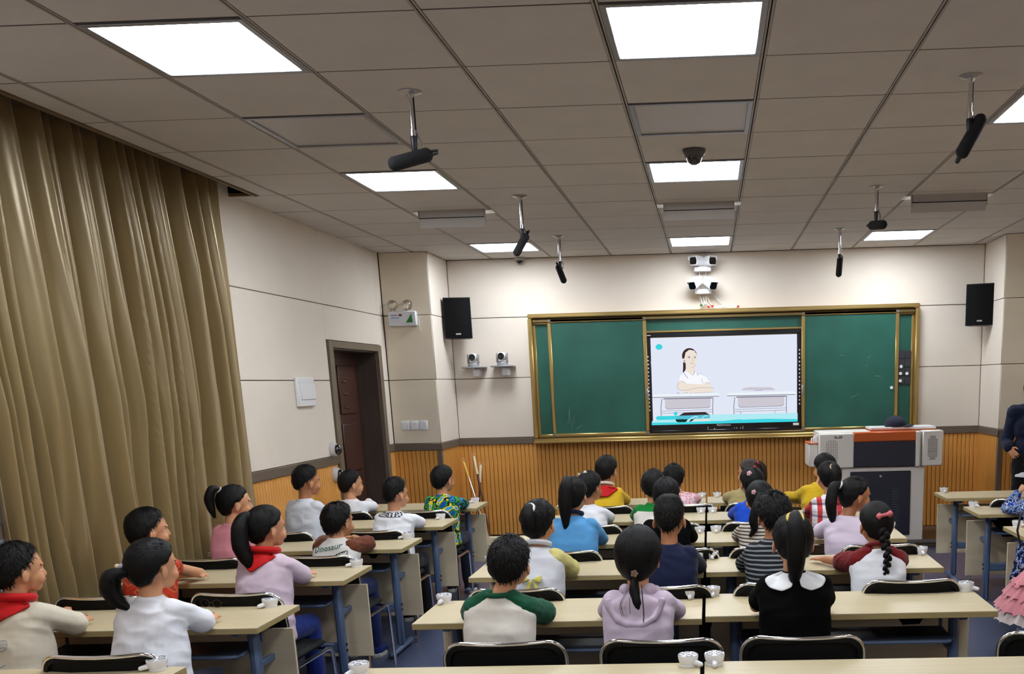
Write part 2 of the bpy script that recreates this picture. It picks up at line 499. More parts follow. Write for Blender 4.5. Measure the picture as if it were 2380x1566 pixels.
ztop, zbot = ZC + 0.12, 0.42
for iz in range(NZ + 1):
    z = ztop + (zbot - ztop) * iz / NZ
    f = iz / NZ
    for iy in range(NY + 1):
        y = 4.43 + 2.48 * iy / NY
        yy = y + 0.045 * math.sin(2.1 * y + 1.7 * z) * f + 0.03 * noise.noise((y * 2, z * 1.3, 3.1)) * f
        yy = min(max(yy, 4.4301), 6.9099)
        d1 = fold(yy, z)
        d2 = 0.35 * noise.noise((y * 9, z * 0.55, 0.3)) + 0.26 * noise.noise((y * 38, z * 0.5, 7.3)) * (0.35 + f * 0.8)
        dep = 0.05 + 0.21 * min(1.0, 0.35 + f * 1.2)
        x = -3.575 + 0.05 * (1 - f) + dep * (d1 + d2 * 0.45)
        e_ = 1 - min(1, min(y - 4.43, 6.91 - y) / 0.09)
        if e_ > 0: x = x * (1 - e_) + (-3.352 + 0.012 * d2) * e_
        vs.append((min(x, -3.338), y + (d1 - 0.5) * 0.03 * f * (1 - max(0, e_)), z))
for iz in range(NZ):
    for iy in range(NY):
        a = iz * (NY + 1) + iy
        fs.append((a, a + 1, a + NY + 2, a + NY + 1))
cu = MB().add(vs, fs).obj('curtain', cm, None, recalc=False, angle=180)
sm = cu.modifiers.new('thickness', 'SOLIDIFY'); sm.thickness = 0.004; sm.offset = 0
tag(cu, 'floor-length gold satin curtain hanging in folds along the left wall', 'curtain')
ln = MB().box(XL + 0.004, XL + 0.01, 4.36, 4.47, 0.5, 2.6, 0.002).obj('curtain_lining', mat('grey_lining', (120, 124, 140), 0.6), cu)
# ------------------------------------------------------------------ blackboard with sliding panels
gold = mat('gold_anodised', (176, 150, 94), 0.3, metal=0.75, var=0.06, vscale=4)
gold2 = mat('gold_anodised_dark', (128, 108, 70), 0.35, metal=0.75)
green = mat('green_board', (38, 88, 76), 0.3, spec=0.4, var=0.16, vscale=2.6, bump=0.01)
chalk = mat('chalk_trace', (110, 140, 132), 0.8)
bb = empty('blackboard', (0.155, YW, 1.14), 'wide green sliding blackboard in a gold metal frame on the front wall', 'blackboard')
def BP(name, mb, mats, parent=bb):
    return mb.obj(name, mats, parent, origin=bb.location)
bx0, bx1, bz0, bz1 = -2.005, 2.315, 1.14, 2.552
def frame_rect(x0, x1, z0, z1, w, y0, y1, bev=0.006):
    b = MB()
    b.box(x0, x1, y0, y1, z1 - w, z1, bev); b.box(x0, x1, y0, y1, z0, z0 + w, bev)
    b.box(x0, x0 + w, y0, y1, z0 + w, z1 - w, bev); b.box(x1 - w, x1, y0, y1, z0 + w, z1 - w, bev)
    return b
BP('frame', frame_rect(bx0, bx1, bz0, bz1, 0.048, 10.915, YW, 0.012), gold)
ir = MB(); ir.box(bx0 + 0.05, bx1 - 0.05, 10.945, YW - 0.005, bz1 - 0.092, bz1 - 0.06, 0.004); ir.box(bx0 + 0.05, bx1 - 0.05, 10.945, YW - 0.005, bz0 + 0.052, bz0 + 0.072, 0.004)
BP('slide_rail', ir, gold2)
BP('backing', MB().box(bx0 + 0.03, bx1 - 0.03, 11.02, YW - 0.002, bz0 + 0.03, bz1 - 0.03), gold2)
for x0, x1 in ((-1.955, -1.70), (2.03, 2.262)):
    f_ = BP('fixed_board', MB().box(x0, x1, 11.0, 11.02, 1.205, 2.465), green)
    BP('board_edge', frame_rect(x0 - 0.005, x1 + 0.005, 1.20, 2.47, 0.03, 10.99, 11.018), gold, f_)
for x0, x1, hx in ((-1.792, -0.690, -0.70), (1.022, 2.098, 1.036)):
    s_ = BP('sliding_board', MB().box(x0 + 0.03, x1 - 0.03, 10.962, 10.975, 1.225, 2.465), green)
    BP('board_edge', frame_rect(x0, x1, 1.195, 2.495, 0.042, 10.945, 10.98, 0.008), gold, s_)
    cn = MB()
    for xx in (x0, x1 - 0.046):
        for zz in (1.193, 2.451): cn.box(xx, xx + 0.046, 10.942, 10.981, zz, zz + 0.046, 0.01)
    BP('corner_cap', cn, mat('grey_corner', (104, 96, 86), 0.4), s_)
    BP('handle', MB().box(hx - 0.012, hx + 0.012, 10.930, 10.95, 1.60, 1.71, 0.006), steel, s_)
ts = BP('top_board', MB().box(-0.70, 1.03, 10.99, 11.005, 2.335, 2.465), green)
BP('board_edge', MB().box(-0.70, 1.03, 10.975, 11.01, 2.316, 2.34, 0.005), gold, ts)
BP('chalk_ledge', MB().box(bx0, bx1, 10.86, 10.93, bz0 - 0.004, bz0 + 0.014, 0.005), gold)
ck = MB()
rg = random.Random(3)
def scribble(cx, cz, L, ang, bend):
    p = []
    for k in range(7):
        t = k / 6 - 0.5
        p.append((cx + L * t * math.cos(ang) + bend * (0.25 - t * t), 10.9605, cz + L * t * math.sin(ang)))
    ck.tube(p, 0.0016, 4)
scribble(-1.61, 1.42, 0.16, 1.45, 0.03); scribble(-1.58, 1.43, 0.2, 1.6, -0.05); scribble(-1.565, 1.36, 0.12, 1.3, 0.05); scribble(-1.49, 1.31, 0.08, 0.6, 0.02)
for _ in range(5):
    scribble(rg.choice((-1, 1)) * 0 + rg.uniform(1.15, 1.95), rg.uniform(1.5, 2.1), rg.uniform(0.03, 0.1), rg.uniform(-0.4, 1.4), rg.uniform(-0.03, 0.03))
o = BP('chalk_marks', ck, chalk); o['kind'] = 'stuff'

def disc(name, c, axis, r, h, M, parent=None, n=24, origin=(0, 0, 0)):
    return MB().lathe([(0, 0), (r, 0), (r, h * 0.6), (r * 0.88, h), (0, h)], c, axis, n).obj(name, M, parent, origin)
gb = empty('grid_chart', (2.14, 10.99, 1.9), 'small black gridded chart stuck on the right end strip of the blackboard', 'chart')
for zc in (1.965, 1.775):
    for a in (0, 1):
        for b_ in (0, 1):
            x0 = 2.108 + a * 0.066; z0 = zc - 0.085 + b_ * 0.088
            MB().box(x0, x0 + 0.062, 10.984, 10.989, z0, z0 + 0.084, 0.001).obj('cell', mat('dark_card', (44, 44, 52), 0.6), gb, gb.location)
pos = {(2090, 852): 'white round magnet on the upper half of the black gridded chart', (2088.5, 868): 'white round magnet at the left of the pair on the black gridded chart',
       (2103.5, 868): 'white round magnet at the right of the pair on the black gridded chart', (2088, 885): 'white round magnet lowest on the black gridded chart', (2072, 901): 'white round magnet alone near the edge of the right sliding board'}
for (u, v), lab in pos.items():
    p = on_y(u, v, 10.98 if u > 2080 else 10.96)
    o = disc('magnet', (0, 0, 0), (0, -1, 0), 0.018, 0.012, white_pl); o.location = (p.x + (0.02 if u > 2080 else 0), 10.983 if u > 2080 else 10.961, p.z)
    tag(o, lab, 'magnet', 'white round magnets on the blackboard')

# ------------------------------------------------------------------ interactive screen
sc = empty('display_screen', (0.15, 10.99, 1.19), 'large black-framed display screen showing a girl at a school desk', 'screen')
def SP(name, mb, mats, parent=sc, **k): return mb.obj(name, mats, parent, sc.location, **k)
SP('bezel', frame_rect(-0.695, 1.02, 1.20, 2.315, 0.045, 10.968, 11.01, 0.006).box(-0.66, 0.98, 10.97, 11.0, 1.22, 1.305), mat('gloss_black', (12, 14, 20), 0.2, coat=0.3))
SX0, SX1, SZ0, SZ1 = -0.666, 0.982, 1.305, 2.262
def sxy(x, y):
    top = 105 - 53 * (x - 160) / 2055; bot = 1295 - 45 * (x - 200) / 2005
    v = (y - top) / (bot - top)
    l = 160 + 40 * v; r = 2215 - 10 * v
    return SX0 + (x - l) / (r - l) * (SX1 - SX0), SZ1 - v * (SZ1 - SZ0)
LAYER = [0]
def flat(b, pts, raw=False):
    LAYER[0] += 1
    y = 10.9745 - LAYER[0] * 0.00006
    q = []
    for x, yy in pts:
        a, z = sxy(x, yy); a = min(max(a, SX0), SX1); z = min(max(z, SZ0), SZ1); q.append((a, y, z))
    b.add(q, [tuple(range(len(q)))])
def stroke(b, pts, w):
    for (x0, y0), (x1, y1) in zip(pts, pts[1:]):
        d = math.hypot(x1 - x0, y1 - y0) or 1; nx, ny = -(y1 - y0) / d * w / 2, (x1 - x0) / d * w / 2
        flat(b, [(x0 + nx, y0 + ny), (x1 + nx, y1 + ny), (x1 - nx, y1 - ny), (x0 - nx, y0 - ny)])
def oval(cx, cy, rx, ry, a0=0, a1=360, n=24):
    return [(cx + rx * math.cos(math.radians(a0 + (a1 - a0) * k / n)), cy + ry * math.sin(math.radians(a0 + (a1 - a0) * k / n))) for k in range(n + (a1 - a0 < 360))]
SG = [glow('screen_' + nme, c, 1.0) for nme, c in (('white', (226, 231, 246)), ('cyan', (62, 212, 224)), ('pale_cyan', (176, 234, 243)), ('hair', (58, 44, 48)), ('skin', (238, 227, 214)),
      ('shirt', (246, 248, 254)), ('grey', (204, 200, 210)), ('line', (120, 118, 132)), ('top', (236, 244, 250)), ('teal', (84, 190, 214)), ('green', (14, 50, 44)), ('lilac', (221, 223, 241)), ('text', (70, 96, 140)), ('blush', (190, 160, 155)))]
(gWHITE, gCYAN, gPALE, gHAIR, gSKIN, gSHIRT, gGREY, gLINE, gTOP, gTEAL, gGREEN, gLILAC, gTEXT, gBLUSH) = range(14)
b = MB()
def L(k): b.k = k
L(gWHITE); flat(b, [(160, 105), (2215, 52), (2205, 1250), (200, 1295)])
L(gLILAC); pass
L(gCYAN)
flat(b, oval(300, 225, 48, 38)); flat(b, [(250, 215), (310, 180), (318, 205)])
# girl
L(gHAIR); flat(b, [(632, 430), (668, 440), (672, 520), (650, 560), (628, 576), (634, 500)]); flat(b, oval(722, 345, 104, 105)); flat(b, [(620, 340), (640, 420), (690, 420), (690, 300)])
L(gSKIN); flat(b, [(676, 450), (800, 450), (796, 560), (770, 612), (700, 600), (668, 530)])
flat(b, [(668, 300), (720, 262), (790, 275), (824, 330), (826, 400), (812, 455), (780, 498), (745, 505), (700, 480), (668, 440), (652, 400), (640, 425), (624, 410), (630, 385), (650, 380)])
L(gLINE); stroke(b, [(692, 352), (736, 348)], 5); stroke(b, [(780, 350), (814, 354)], 5); flat(b, oval(716, 368, 15, 8)); flat(b, oval(796, 370, 13, 8))
L(gBLUSH); stroke(b, [(762, 370), (772, 415), (752, 420)], 4); stroke(b, [(730, 450), (758, 444), (786, 450)], 7); stroke(b, [(812, 455), (780, 498), (745, 505)], 4)
L(gSHIRT); flat(b, [(640, 570), (690, 560), (745, 605), (795, 560), (860, 590), (960, 640), (1010, 720), (905, 735), (650, 740), (570, 720), (590, 620)])
L(gLINE); stroke(b, [(642, 575), (668, 612), (700, 648)], 6); stroke(b, [(790, 548), (792, 580), (760, 610)], 6); stroke(b, [(822, 578), (842, 612)], 6); stroke(b, [(842, 590), (880, 584)], 3)
stroke(b, [(885, 655), (900, 690), (908, 728)], 4)
L(gSKIN); flat(b, [(575, 705), (625, 692), (655, 720), (900, 735), (1040, 770), (1070, 785), (900, 800), (640, 825), (580, 800), (560, 770)]); flat(b, [(640, 822), (1045, 790), (1050, 838), (780, 852), (640, 850)])
flat(b, [(935, 720), (980, 708), (1010, 725), (1015, 760), (940, 745)])
L(gBLUSH); stroke(b, oval(612, 735, 52, 46, 170, 350), 6); stroke(b, oval(970, 735, 40, 28, 190, 350), 5); stroke(b, [(555, 740), (555, 790), (590, 812), (700, 810), (860, 776), (1060, 782)], 5); stroke(b, [(780, 850), (1048, 838)], 4)
stroke(b, [(540, 850), (575, 838), (560, 862), (600, 858)], 5); stroke(b, [(640, 850), (690, 842), (700, 862), (748, 860), (740, 838)], 5)
# two desks
for dx, x0, x1, l0, r0 in ((0, 205, 1140, 340, 1050), (0, 1240, 2190, 1345, 2062)):
    sl = -0.02
    L(gTOP); flat(b, [(x0 + 20, 872 + (x0 - 205) * sl), (x1 - 40, 850 + (x0 - 205) * sl), (x1, 872 + (x0 - 205) * sl), (x1 - 15, 898 + (x0 - 205) * sl), (x0, 908 + (x0 - 205) * sl)])
    L(gLINE); stroke(b, [(x0, 912 + (x0 - 205) * sl), (x1 - 12, 896 + (x0 - 205) * sl)], 9)
    L(gGREY); yb = 930 + (x0 - 205) * sl
    flat(b, [(l0 + 40, yb), (r0 - 35, yb - 8), (r0 - 40, yb + 100), (r0 - 70, yb + 122), (l0 + 70, yb + 140), (l0 + 45, yb + 110)])
    L(gLINE); stroke(b, [(l0 + 20, yb), (r0 - 5, yb - 12)], 14); stroke(b, [(l0 + 48, yb + 112), (l0 + 72, yb + 142), (r0 - 70, yb + 124), (r0 - 40, yb + 100)], 6)
    stroke(b, [(l0, yb), (l0 - 14, yb + 120), (l0 - 8, 1240)], 9); stroke(b, [(r0 - 4, yb - 10), (r0 - 10, yb + 110), (r0 - 6, 1230)], 9)
    stroke(b, [(l0, yb + 170), (r0 - 10, yb + 150)], 5); stroke(b, [(l0, yb + 200), (r0 - 10, yb + 180)], 5)
L(gGREY); flat(b, [(1435, 815), (1465, 785), (1560, 772), (1850, 775), (1895, 805), (1900, 815)])
L(gLINE); stroke(b, [(1610, 818), (1735, 816)], 4); stroke(b, [(1425, 1105), (1420, 1230)], 6); stroke(b, [(1895, 1105), (1890, 1220)], 6)
L(gHAIR); flat(b, [(570, 1165), (640, 1125), (720, 1118), (940, 1115), (1000, 1150)])
L(gPALE); flat(b, [(205, 1235), (1010, 1150), (2204, 1130), (2205, 1250), (200, 1294)])
L(gTEAL); flat(b, [(520, 1165), (1000, 1152), (1000, 1200), (520, 1216)])
L(gCYAN); flat(b, [(255, 1195), (275, 1170), (540, 1165), (540, 1215), (275, 1224)]); flat(b, oval(530, 1135, 26, 26))
flat(b, [(200, 1262), (700, 1252), (1200, 1236), (1500, 1205), (2204, 1215), (2205, 1250), (200, 1294)])
L(gPALE); flat(b, [(1430, 1188), (1870, 1180), (1900, 1205), (1425, 1222)])
L(gGREEN); flat(b, [(530, 1214), (700, 1212), (670, 1252), (560, 1254), (530, 1236)]); flat(b, [(745, 1212), (790, 1212), (740, 1246), (710, 1250)])
L(gSKIN); flat(b, [(790, 1212), (900, 1210), (895, 1234), (760, 1236)]); flat(b, [(905, 1210), (1000, 1206), (1000, 1232), (900, 1236)])
L(gPALE); stroke(b, [(705, 1250), (740, 1200), (800, 1176), (840, 1186)], 16); stroke(b, [(890, 1200), (930, 1165), (970, 1170)], 12)
b2 = SP('screen_picture', b, SG, sc, smooth=False, recalc=False)
def lettering(name, body, size, x, y, z, M, parent, org, align='CENTER', rot='front'):
    v_, f_ = text_mesh(body, size, align)
    if rot == 'front': q = [(x + a, y, z + c) for a, c, _ in v_]
    return MB().add(q, f_).obj(name, M, parent, org, smooth=False, recalc=False)
tx, tz = sxy(570, 1188); lettering('lettering', '时间就是', 0.026, tx, 10.9693, tz, SG[gTEXT], sc, sc.location)
tx, tz = sxy(1512, 1166); lettering('lettering', '静待花开', 0.026, tx, 10.9693, tz, SG[gTEXT], sc, sc.location)
wl_ = mat('white_print', (225, 228, 235), 0.6)
lettering('lettering', '鸿合HiteVision', 0.026, 0.148, 10.9675, 1.288, wl_, sc, sc.location)
bt = MB()
for side, x in ((-1, -0.683), (1, 1.003)):
    for k in range(15):
        z = 2.06 - k * 0.042 + (0.03 if side > 0 else 0)
        bt.box(x - 0.006, x + 0.006, 10.9665, 10.9685, z - 0.008, z + 0.008)
o = SP('touch_buttons', bt, wl_); o['kind'] = 'stuff'
bt = MB()
for x in (-0.03, 0.365): bt.box(x - 0.002, x + 0.002, 10.9685, 10.9698, 1.225, 1.272)
for k in range(18): bt.box(0.03 + k * 0.015, 0.036 + k * 0.015, 10.9685, 10.9698, 1.232, 1.236)
for x in (0.045, 0.27, 0.295, 0.34): bt.box(x - 0.004, x + 0.004, 10.9685, 10.9698, 1.246, 1.254)
o = SP('control_panel', bt, wl_); o['kind'] = 'stuff'
SP('badge', MB().box(0.93, 0.995, 10.9665, 10.9698, 1.265, 1.292, 0.001), white_pl)
SP('status_label', MB().box(-0.69, -0.645, 10.9655, 10.968, 2.286, 2.292), wl_)

# ------------------------------------------------------------------ lectern
lg = mat('lectern_grey', (226, 221, 214), 0.45)
lg2 = mat('lectern_mid_grey', (176, 171, 166), 0.5)
nv = mat('lectern_navy', (34, 38, 54), 0.45)
og = mat('lectern_orange', (196, 88, 24), 0.4)
le = empty('lectern', (1.72, 10.3, PLAT), 'grey and navy teaching lectern with an orange lip at the right of the platform', 'lectern')
def LP(name, mb, M, parent=le, **k): return mb.obj(name, M, parent, le.location, **k)
LP('cabinet', MB().box(1.36, 2.215, 10.04, 10.58, PLAT, 0.86, 0.012), lg)
dr = LP('door', MB().box(1.443, 2.07, 10.02, 10.05, 0.14, 0.815, 0.008), nv)
vt = MB()
for x in (1.50, 1.875):
    for k in range(15):
        vt.box(x, x + 0.075, 10.014, 10.024, 0.24 + k * 0.028, 0.247 + k * 0.028, 0.002)
o = LP('vent_slots', vt, mat('slot_light', (78, 82, 98), 0.5), dr); o['kind'] = 'stuff'
LP('lock', MB().lathe([(0, 0), (0.014, 0), (0.012, 0.008), (0, 0.008)], (1.755, 10.02, 0.765), (0, -1, 0), 14), chrome, dr)
LP('front_panel', MB().box(1.47, 2.11, 10.0, 10.3, 0.865, 1.15, 0.006), nv)
LP('orange_lip', MB().box(1.47, 2.11, 9.985, 10.10, 1.125, 1.222, 0.008), og)
lw = LP('left_wing', MB().box(1.115, 1.475, 9.995, 10.55, 0.86, 1.215, 0.01), lg)
gm = mat('grille_hole', (40, 38, 38), 0.7)
gr = MB()
for r_ in range(14):
    for c_ in range(7):
        if (r_ in (0, 13) and c_ in (0, 6)): continue
        gr.lathe([(0, 0), (0.0045, 0), (0.0045, 0.0015), (0, 0.0015)], (1.192 + c_ * 0.018, 9.995, 0.925 + r_ * 0.0165), (0, -1, 0), 8)
o = LP('speaker_grille', gr, gm, lw); o['kind'] = 'stuff'
logo = MB()
for k, (dx, w_) in enumerate(((0.0, 0.028), (0.03, 0.022), (0.054, 0.026))):
    logo.box(1.272 + dx, 1.272 + dx + w_, 9.9935, 9.9955, 1.165, 1.188, 0.001)
lo = LP('logo', logo, mat('logo_black', (20, 20, 20), 0.5), lw)
lg3 = MB()
lg3.lathe([(0, 0), (0.012, 0), (0, 0.0006)], (1.306, 9.9932, 1.186), (0, -1, 0), 10)
for dx in (0.005, 0.034, 0.06): lg3.box(1.272 + dx, 1.272 + dx + 0.012, 9.9928, 9.9934, 1.172, 1.181)
LP('logo_letters', lg3, white_pl, lo)
lb = LP('left_side_bin', MB().box(1.02, 1.115, 10.08, 10.5, 0.87, 1.11, 0.01), lg)
rb = MB()
for k in range(4): rb.tube([(1.045 + k * 0.02, 10.085, 1.115), (1.045 + k * 0.02, 10.10, 1.15 + k * 0.012), (1.06 + k * 0.018, 10.2, 1.16 + k * 0.012)], 0.006, 6)
LP('rib', rb, white_pl, lb)
LP('bin_edge', MB().box(1.015, 1.118, 10.075, 10.505, 1.105, 1.118, 0.003), og, lb)
LP('wing_recess', MB().box(2.112, 2.165, 10.0, 10.5, 0.865, 1.215, 0.004), lg2)
LP('wing_stile', MB().box(2.105, 2.150, 9.985, 10.4, 0.86, 1.218, 0.006), lg)
rw = LP('right_wing', MB().box(2.172, 2.382, 9.975, 10.5, 0.865, 1.225, 0.01), lg)
gr = MB()
for k in range(16):
    w_ = 0.05 if 1 < k < 14 else 0.03
    gr.box(2.275 - w_, 2.275 + w_, 9.972, 9.977, 0.93 + k * 0.0155, 0.935 + k * 0.0155, 0.001)
o = LP('speaker_slots', gr, gm, rw); o['kind'] = 'stuff'
LP('worktop', MB().box(1.12, 2.38, 10.10, 10.56, 1.195, 1.225, 0.006), lg)
sh = LP('lid', MB().box(1.66, 2.335, 10.10, 10.45, 1.238, 1.262, 0.004), white_pl)
LP('lid_edge', MB().box(1.655, 2.34, 10.10, 10.455, 1.225, 1.239, 0.004), og, sh)
# cap on the lectern
cap_m = mat('navy_cotton', (26, 30, 52), 0.85, bump=0.1, bscale=300)
cp = empty('baseball_cap', (1.93, 10.2, 1.262), 'navy baseball cap lying on top of the lectern', 'cap', rz=0)
b = MB(); b.lathe([(0.108, 0.0), (0.112, 0.02), (0.104, 0.055), (0.078, 0.09), (0.04, 0.108), (0.0, 0.112)], (0, 0, 0), (0, 0, 1), 28); b.obj('crown', cap_m, cp)
b = MB()
rim = []
vs = []; fs = []
for i in range(13):
    a = math.radians(-62 + 124 * i / 12)
    for j in range(5):
        r_ = 0.10 + 0.095 * j / 4 * (math.cos(a) ** 0.4)
        vs.append((r_ * math.cos(a) + 0.0, r_ * math.sin(a) * (0.98), 0.012 - 0.008 * j / 4 + 0.014 * math.cos(a * 1.4) * j / 4))
for i in range(12):
    for j in range(4):
        k = i * 5 + j; fs.append((k, k + 1, k + 6, k + 5))
br = b.add(vs, fs).obj('brim', cap_m, cp, recalc=False); s_ = br.modifiers.new('thickness', 'SOLIDIFY'); s_.thickness = 0.004
MB().lathe([(0, 0), (0.008, 0.0), (0.006, 0.005), (0, 0.006)], (0, 0, 0.111), (0, 0, 1), 10).obj('button', cap_m, cp)

# ------------------------------------------------------------------ wall fixtures
spk = mat('speaker_black', (8, 8, 9), 0.8, spec=0.15, bump=0.2, bscale=400)
def speaker(loc, rz, lab):
    e = empty('wall_speaker', loc, lab, 'speaker', 'black wall speakers', rz)
    fr = lambda a, b_, d_: (a, b_, d_)
    MB().prism([(-0.145, -0.02), (0.145, -0.02), (0.145, -0.01), (0.10, 0.20), (-0.10, 0.20), (-0.145, -0.01)], fr, -0.215, 0.215).obj('cabinet', blackm, e, smooth=False)
    g = MB(); n_ = 14
    vs = []; fs = []
    for k in range(n_ + 1):
        x = -0.14 + 0.28 * k / n_; y = -0.022 - 0.022 * math.cos(x / 0.14 * PI / 2)
        vs += [(x, y, -0.205), (x, y, 0.205)]
    for k in range(n_): fs.append((2 * k, 2 * k + 1, 2 * k + 3, 2 * k + 2))
    vs += [(-0.14, -0.02, -0.205), (-0.14, -0.02, 0.205), (0.14, -0.02, -0.205), (0.14, -0.02, 0.205)]
    m0 = 2 * n_ + 2
    fs.append(tuple([2 * k for k in range(n_ + 1)] + [m0 + 2, m0])); fs.append(tuple([2 * k + 1 for k in range(n_ + 1)] + [m0 + 3, m0 + 1]))
    g.add(vs, fs).obj('grille', spk, e, angle=30)
    MB().box(-0.028, 0.028, -0.0475, -0.042, -0.178, -0.160, 0.003).obj('badge', steel, e)
    MB().box(-0.03, 0.03, 0.19, 0.33, -0.03, 0.03, 0.004).obj('bracket', blackm, e)
    return e
speaker((-2.72, 10.70, 2.515), math.radians(9), 'black wall speaker at the left of the blackboard, beside the left pillar')
speaker((2.90, 10.70, 2.50), math.radians(-16), 'black wall speaker at the right of the blackboard, beside the right pillar')

pz = mat('grey_camera_shell', (136, 136, 140), 0.35)
lens = mat('lens_glass', (8, 8, 10), 0.05, coat=1.0)
def ptz(u, v, lab):
    p = on_y(u, v, 10.90)
    e = empty('wall_camera', (p.x, 10.90, p.z), lab, 'camera', 'two pan cameras left of the blackboard')
    MB().box(-0.125, 0.125, -0.07, 0.13, -0.018, 0.0, 0.006).obj('shelf', pz, e)
    MB().box(-0.02, 0.06, 0.02, 0.137, -0.11, -0.018, 0.01).obj('bracket', white_pl, e)
    b = MB(); b.lathe([(0, 0), (0.06, 0), (0.058, 0.03), (0.05, 0.04), (0, 0.04)], (0, 0, 0), (0, 0, 1), 24); b.obj('base', pz, e)
    y_ = MB()
    for s in (-1, 1): y_.box(s * 0.048, s * 0.062, -0.03, 0.035, 0.03, 0.135, 0.006)
    y_.box(-0.062, 0.062, -0.03, 0.035, 0.03, 0.048, 0.008)
    y_.obj('yoke', pz, e)
    h = MB(); h.lathe([(0, 0.06), (0.045, 0.06), (0.045, -0.04), (0.04, -0.052), (0, -0.052)], (0, 0.0, 0.10), (0, 1, 0), 24)
    hd = h.obj('head', white_pl, e)
    MB().lathe([(0, 0), (0.036, 0), (0.036, 0.014), (0.026, 0.016), (0, 0.01)], (0, -0.05, 0.10), (0, -1, 0), 24).obj('lens', lens, hd)
ptz(1101, 852, 'grey pan camera on a small wall shelf, the left of the pair beside the blackboard')
ptz(1168, 849, 'grey pan camera on a small wall shelf, the right of the pair beside the blackboard')

def bullet(u, v, sx, tilt, lab):
    p = on_y(u, v, 10.83)
    e = empty('bullet_camera', (p.x, 10.83, p.z), lab, 'camera', 'four white bullet cameras above the blackboard')
    ax = Vector((sx * 0.42, -0.85, -tilt)).normalized(); r_ = ax.cross(Vector((0, 0, 1))).normalized(); up = r_.cross(ax)
    pr = lambda a, b_, d_: tuple(r_ * a + up * b_ + ax * d_)
    def rr(w_, h_, c):
        return [(-w_, -h_ + c), (-w_ + c, -h_), (w_ - c, -h_), (w_, -h_ + c), (w_, h_ - c), (w_ - c, h_), (-w_ + c, h_), (-w_, h_ - c)]
    MB().prism(rr(0.046, 0.044, 0.015), pr, -0.17, 0.0).obj('housing', white_pl, e, angle=25)
    MB().prism(rr(0.040, 0.038, 0.013), pr, -0.004, 0.003).obj('lens', lens, e, angle=25)
    v_ = MB().prism([(-0.05, 0.012), (-0.05, 0.05), (0.05, 0.05), (0.05, 0.012), (0.046, 0.012), (0.046, 0.046), (-0.046, 0.046), (-0.046, 0.012)], pr, -0.16, 0.02)
    v_.obj('visor', white_pl, e, angle=25)
    b = MB(); q = ax * -0.12
    b.tube([q + up * -0.04, (q.x - sx * 0.02, q.y + 0.05, q.z - 0.06), (-sx * 0.075, 0.19, -0.05)], 0.014, 10); b.obj('bracket', white_pl, e)
bullet(1611, 606, -1, 0.0, 'white bullet camera at the upper left of the four above the blackboard')
bullet(1656, 606, 1, 0.0, 'white bullet camera at the upper right of the four above the blackboard')
bullet(1609, 664, -1, 0.42, 'white bullet camera at the lower left of the four above the blackboard')
bullet(1658, 664, 1, 0.42, 'white bullet camera at the lower right of the four above the blackboard')
for (u, v), lab in (((1633, 625), 'white junction bar under the upper pair of bullet cameras'), ((1634, 678), 'white junction bar under the lower pair of bullet cameras')):
    p = on_y(u, v, 10.95)
    e = empty('junction_box', (p.x, 10.95, p.z), lab, 'box', 'white junction bars between the bullet cameras')
    MB().box(-0.092, 0.092, -0.03, 0.087, -0.025, 0.025, 0.006).obj('box_body', white_pl, e)
    for x in (-0.012, 0.014): MB().lathe([(0, 0), (0.004, 0), (0.003, 0.002), (0, 0.002)], (x, -0.03, 0), (0, -1, 0), 8).obj('screw', steel, e)
    for x in (-0.035, 0.035): MB().tube([(x, 0.05, -0.025), (x, 0.06, -0.05), (x, 0.07, -0.09)], 0.006, 6).obj('cable', white_pl, e)
wc = empty('cable_bundle', on_y(1645, 690, 11.0), 'loose white network cables with red plugs hanging over the blackboard top', 'cable')
wp = lambda u, v, y=11.0: on_y(u, v, y) - wc.location
cabm = mat('cable_white', (222, 220, 210), 0.5)
cpts = [[(1628, 688), (1630, 698), (1633, 708)], [(1634, 688), (1637, 700), (1634, 710)], [(1640, 688), (1642, 702), (1650, 712)], [(1644, 688), (1650, 704), (1658, 711)],
        [(1652, 680), (1668, 696), (1682, 710), (1696, 709), (1712, 712)], [(1660, 714), (1676, 711), (1690, 709), (1708, 708), (1714, 712)], [(1648, 712), (1664, 715), (1680, 712), (1700, 714)]]
for c in cpts:
    MB().tube([wp(u, v, 10.99 - 0.004 * k) for k, (u, v) in enumerate(c)], 0.0055, 6).obj('cable', cabm, wc)
for (u, v), M in (((1630, 709), mat('plug_green', (50, 110, 60), 0.5)), ((1647, 713), mat('plug_red', (190, 30, 26), 0.5)), ((1656, 711), MATS['plug_red'] if 'plug_red' in MATS else None), ((1715, 712), MATS.get('plug_red')), ((1638, 704), white_pl)):
    q = wp(u, v, 10.985)
    MB().box(q.x - 0.014, q.x + 0.014, q.y - 0.008, q.y + 0.008, q.z - 0.012, q.z + 0.012, 0.003).obj('plug', M or white_pl, wc)

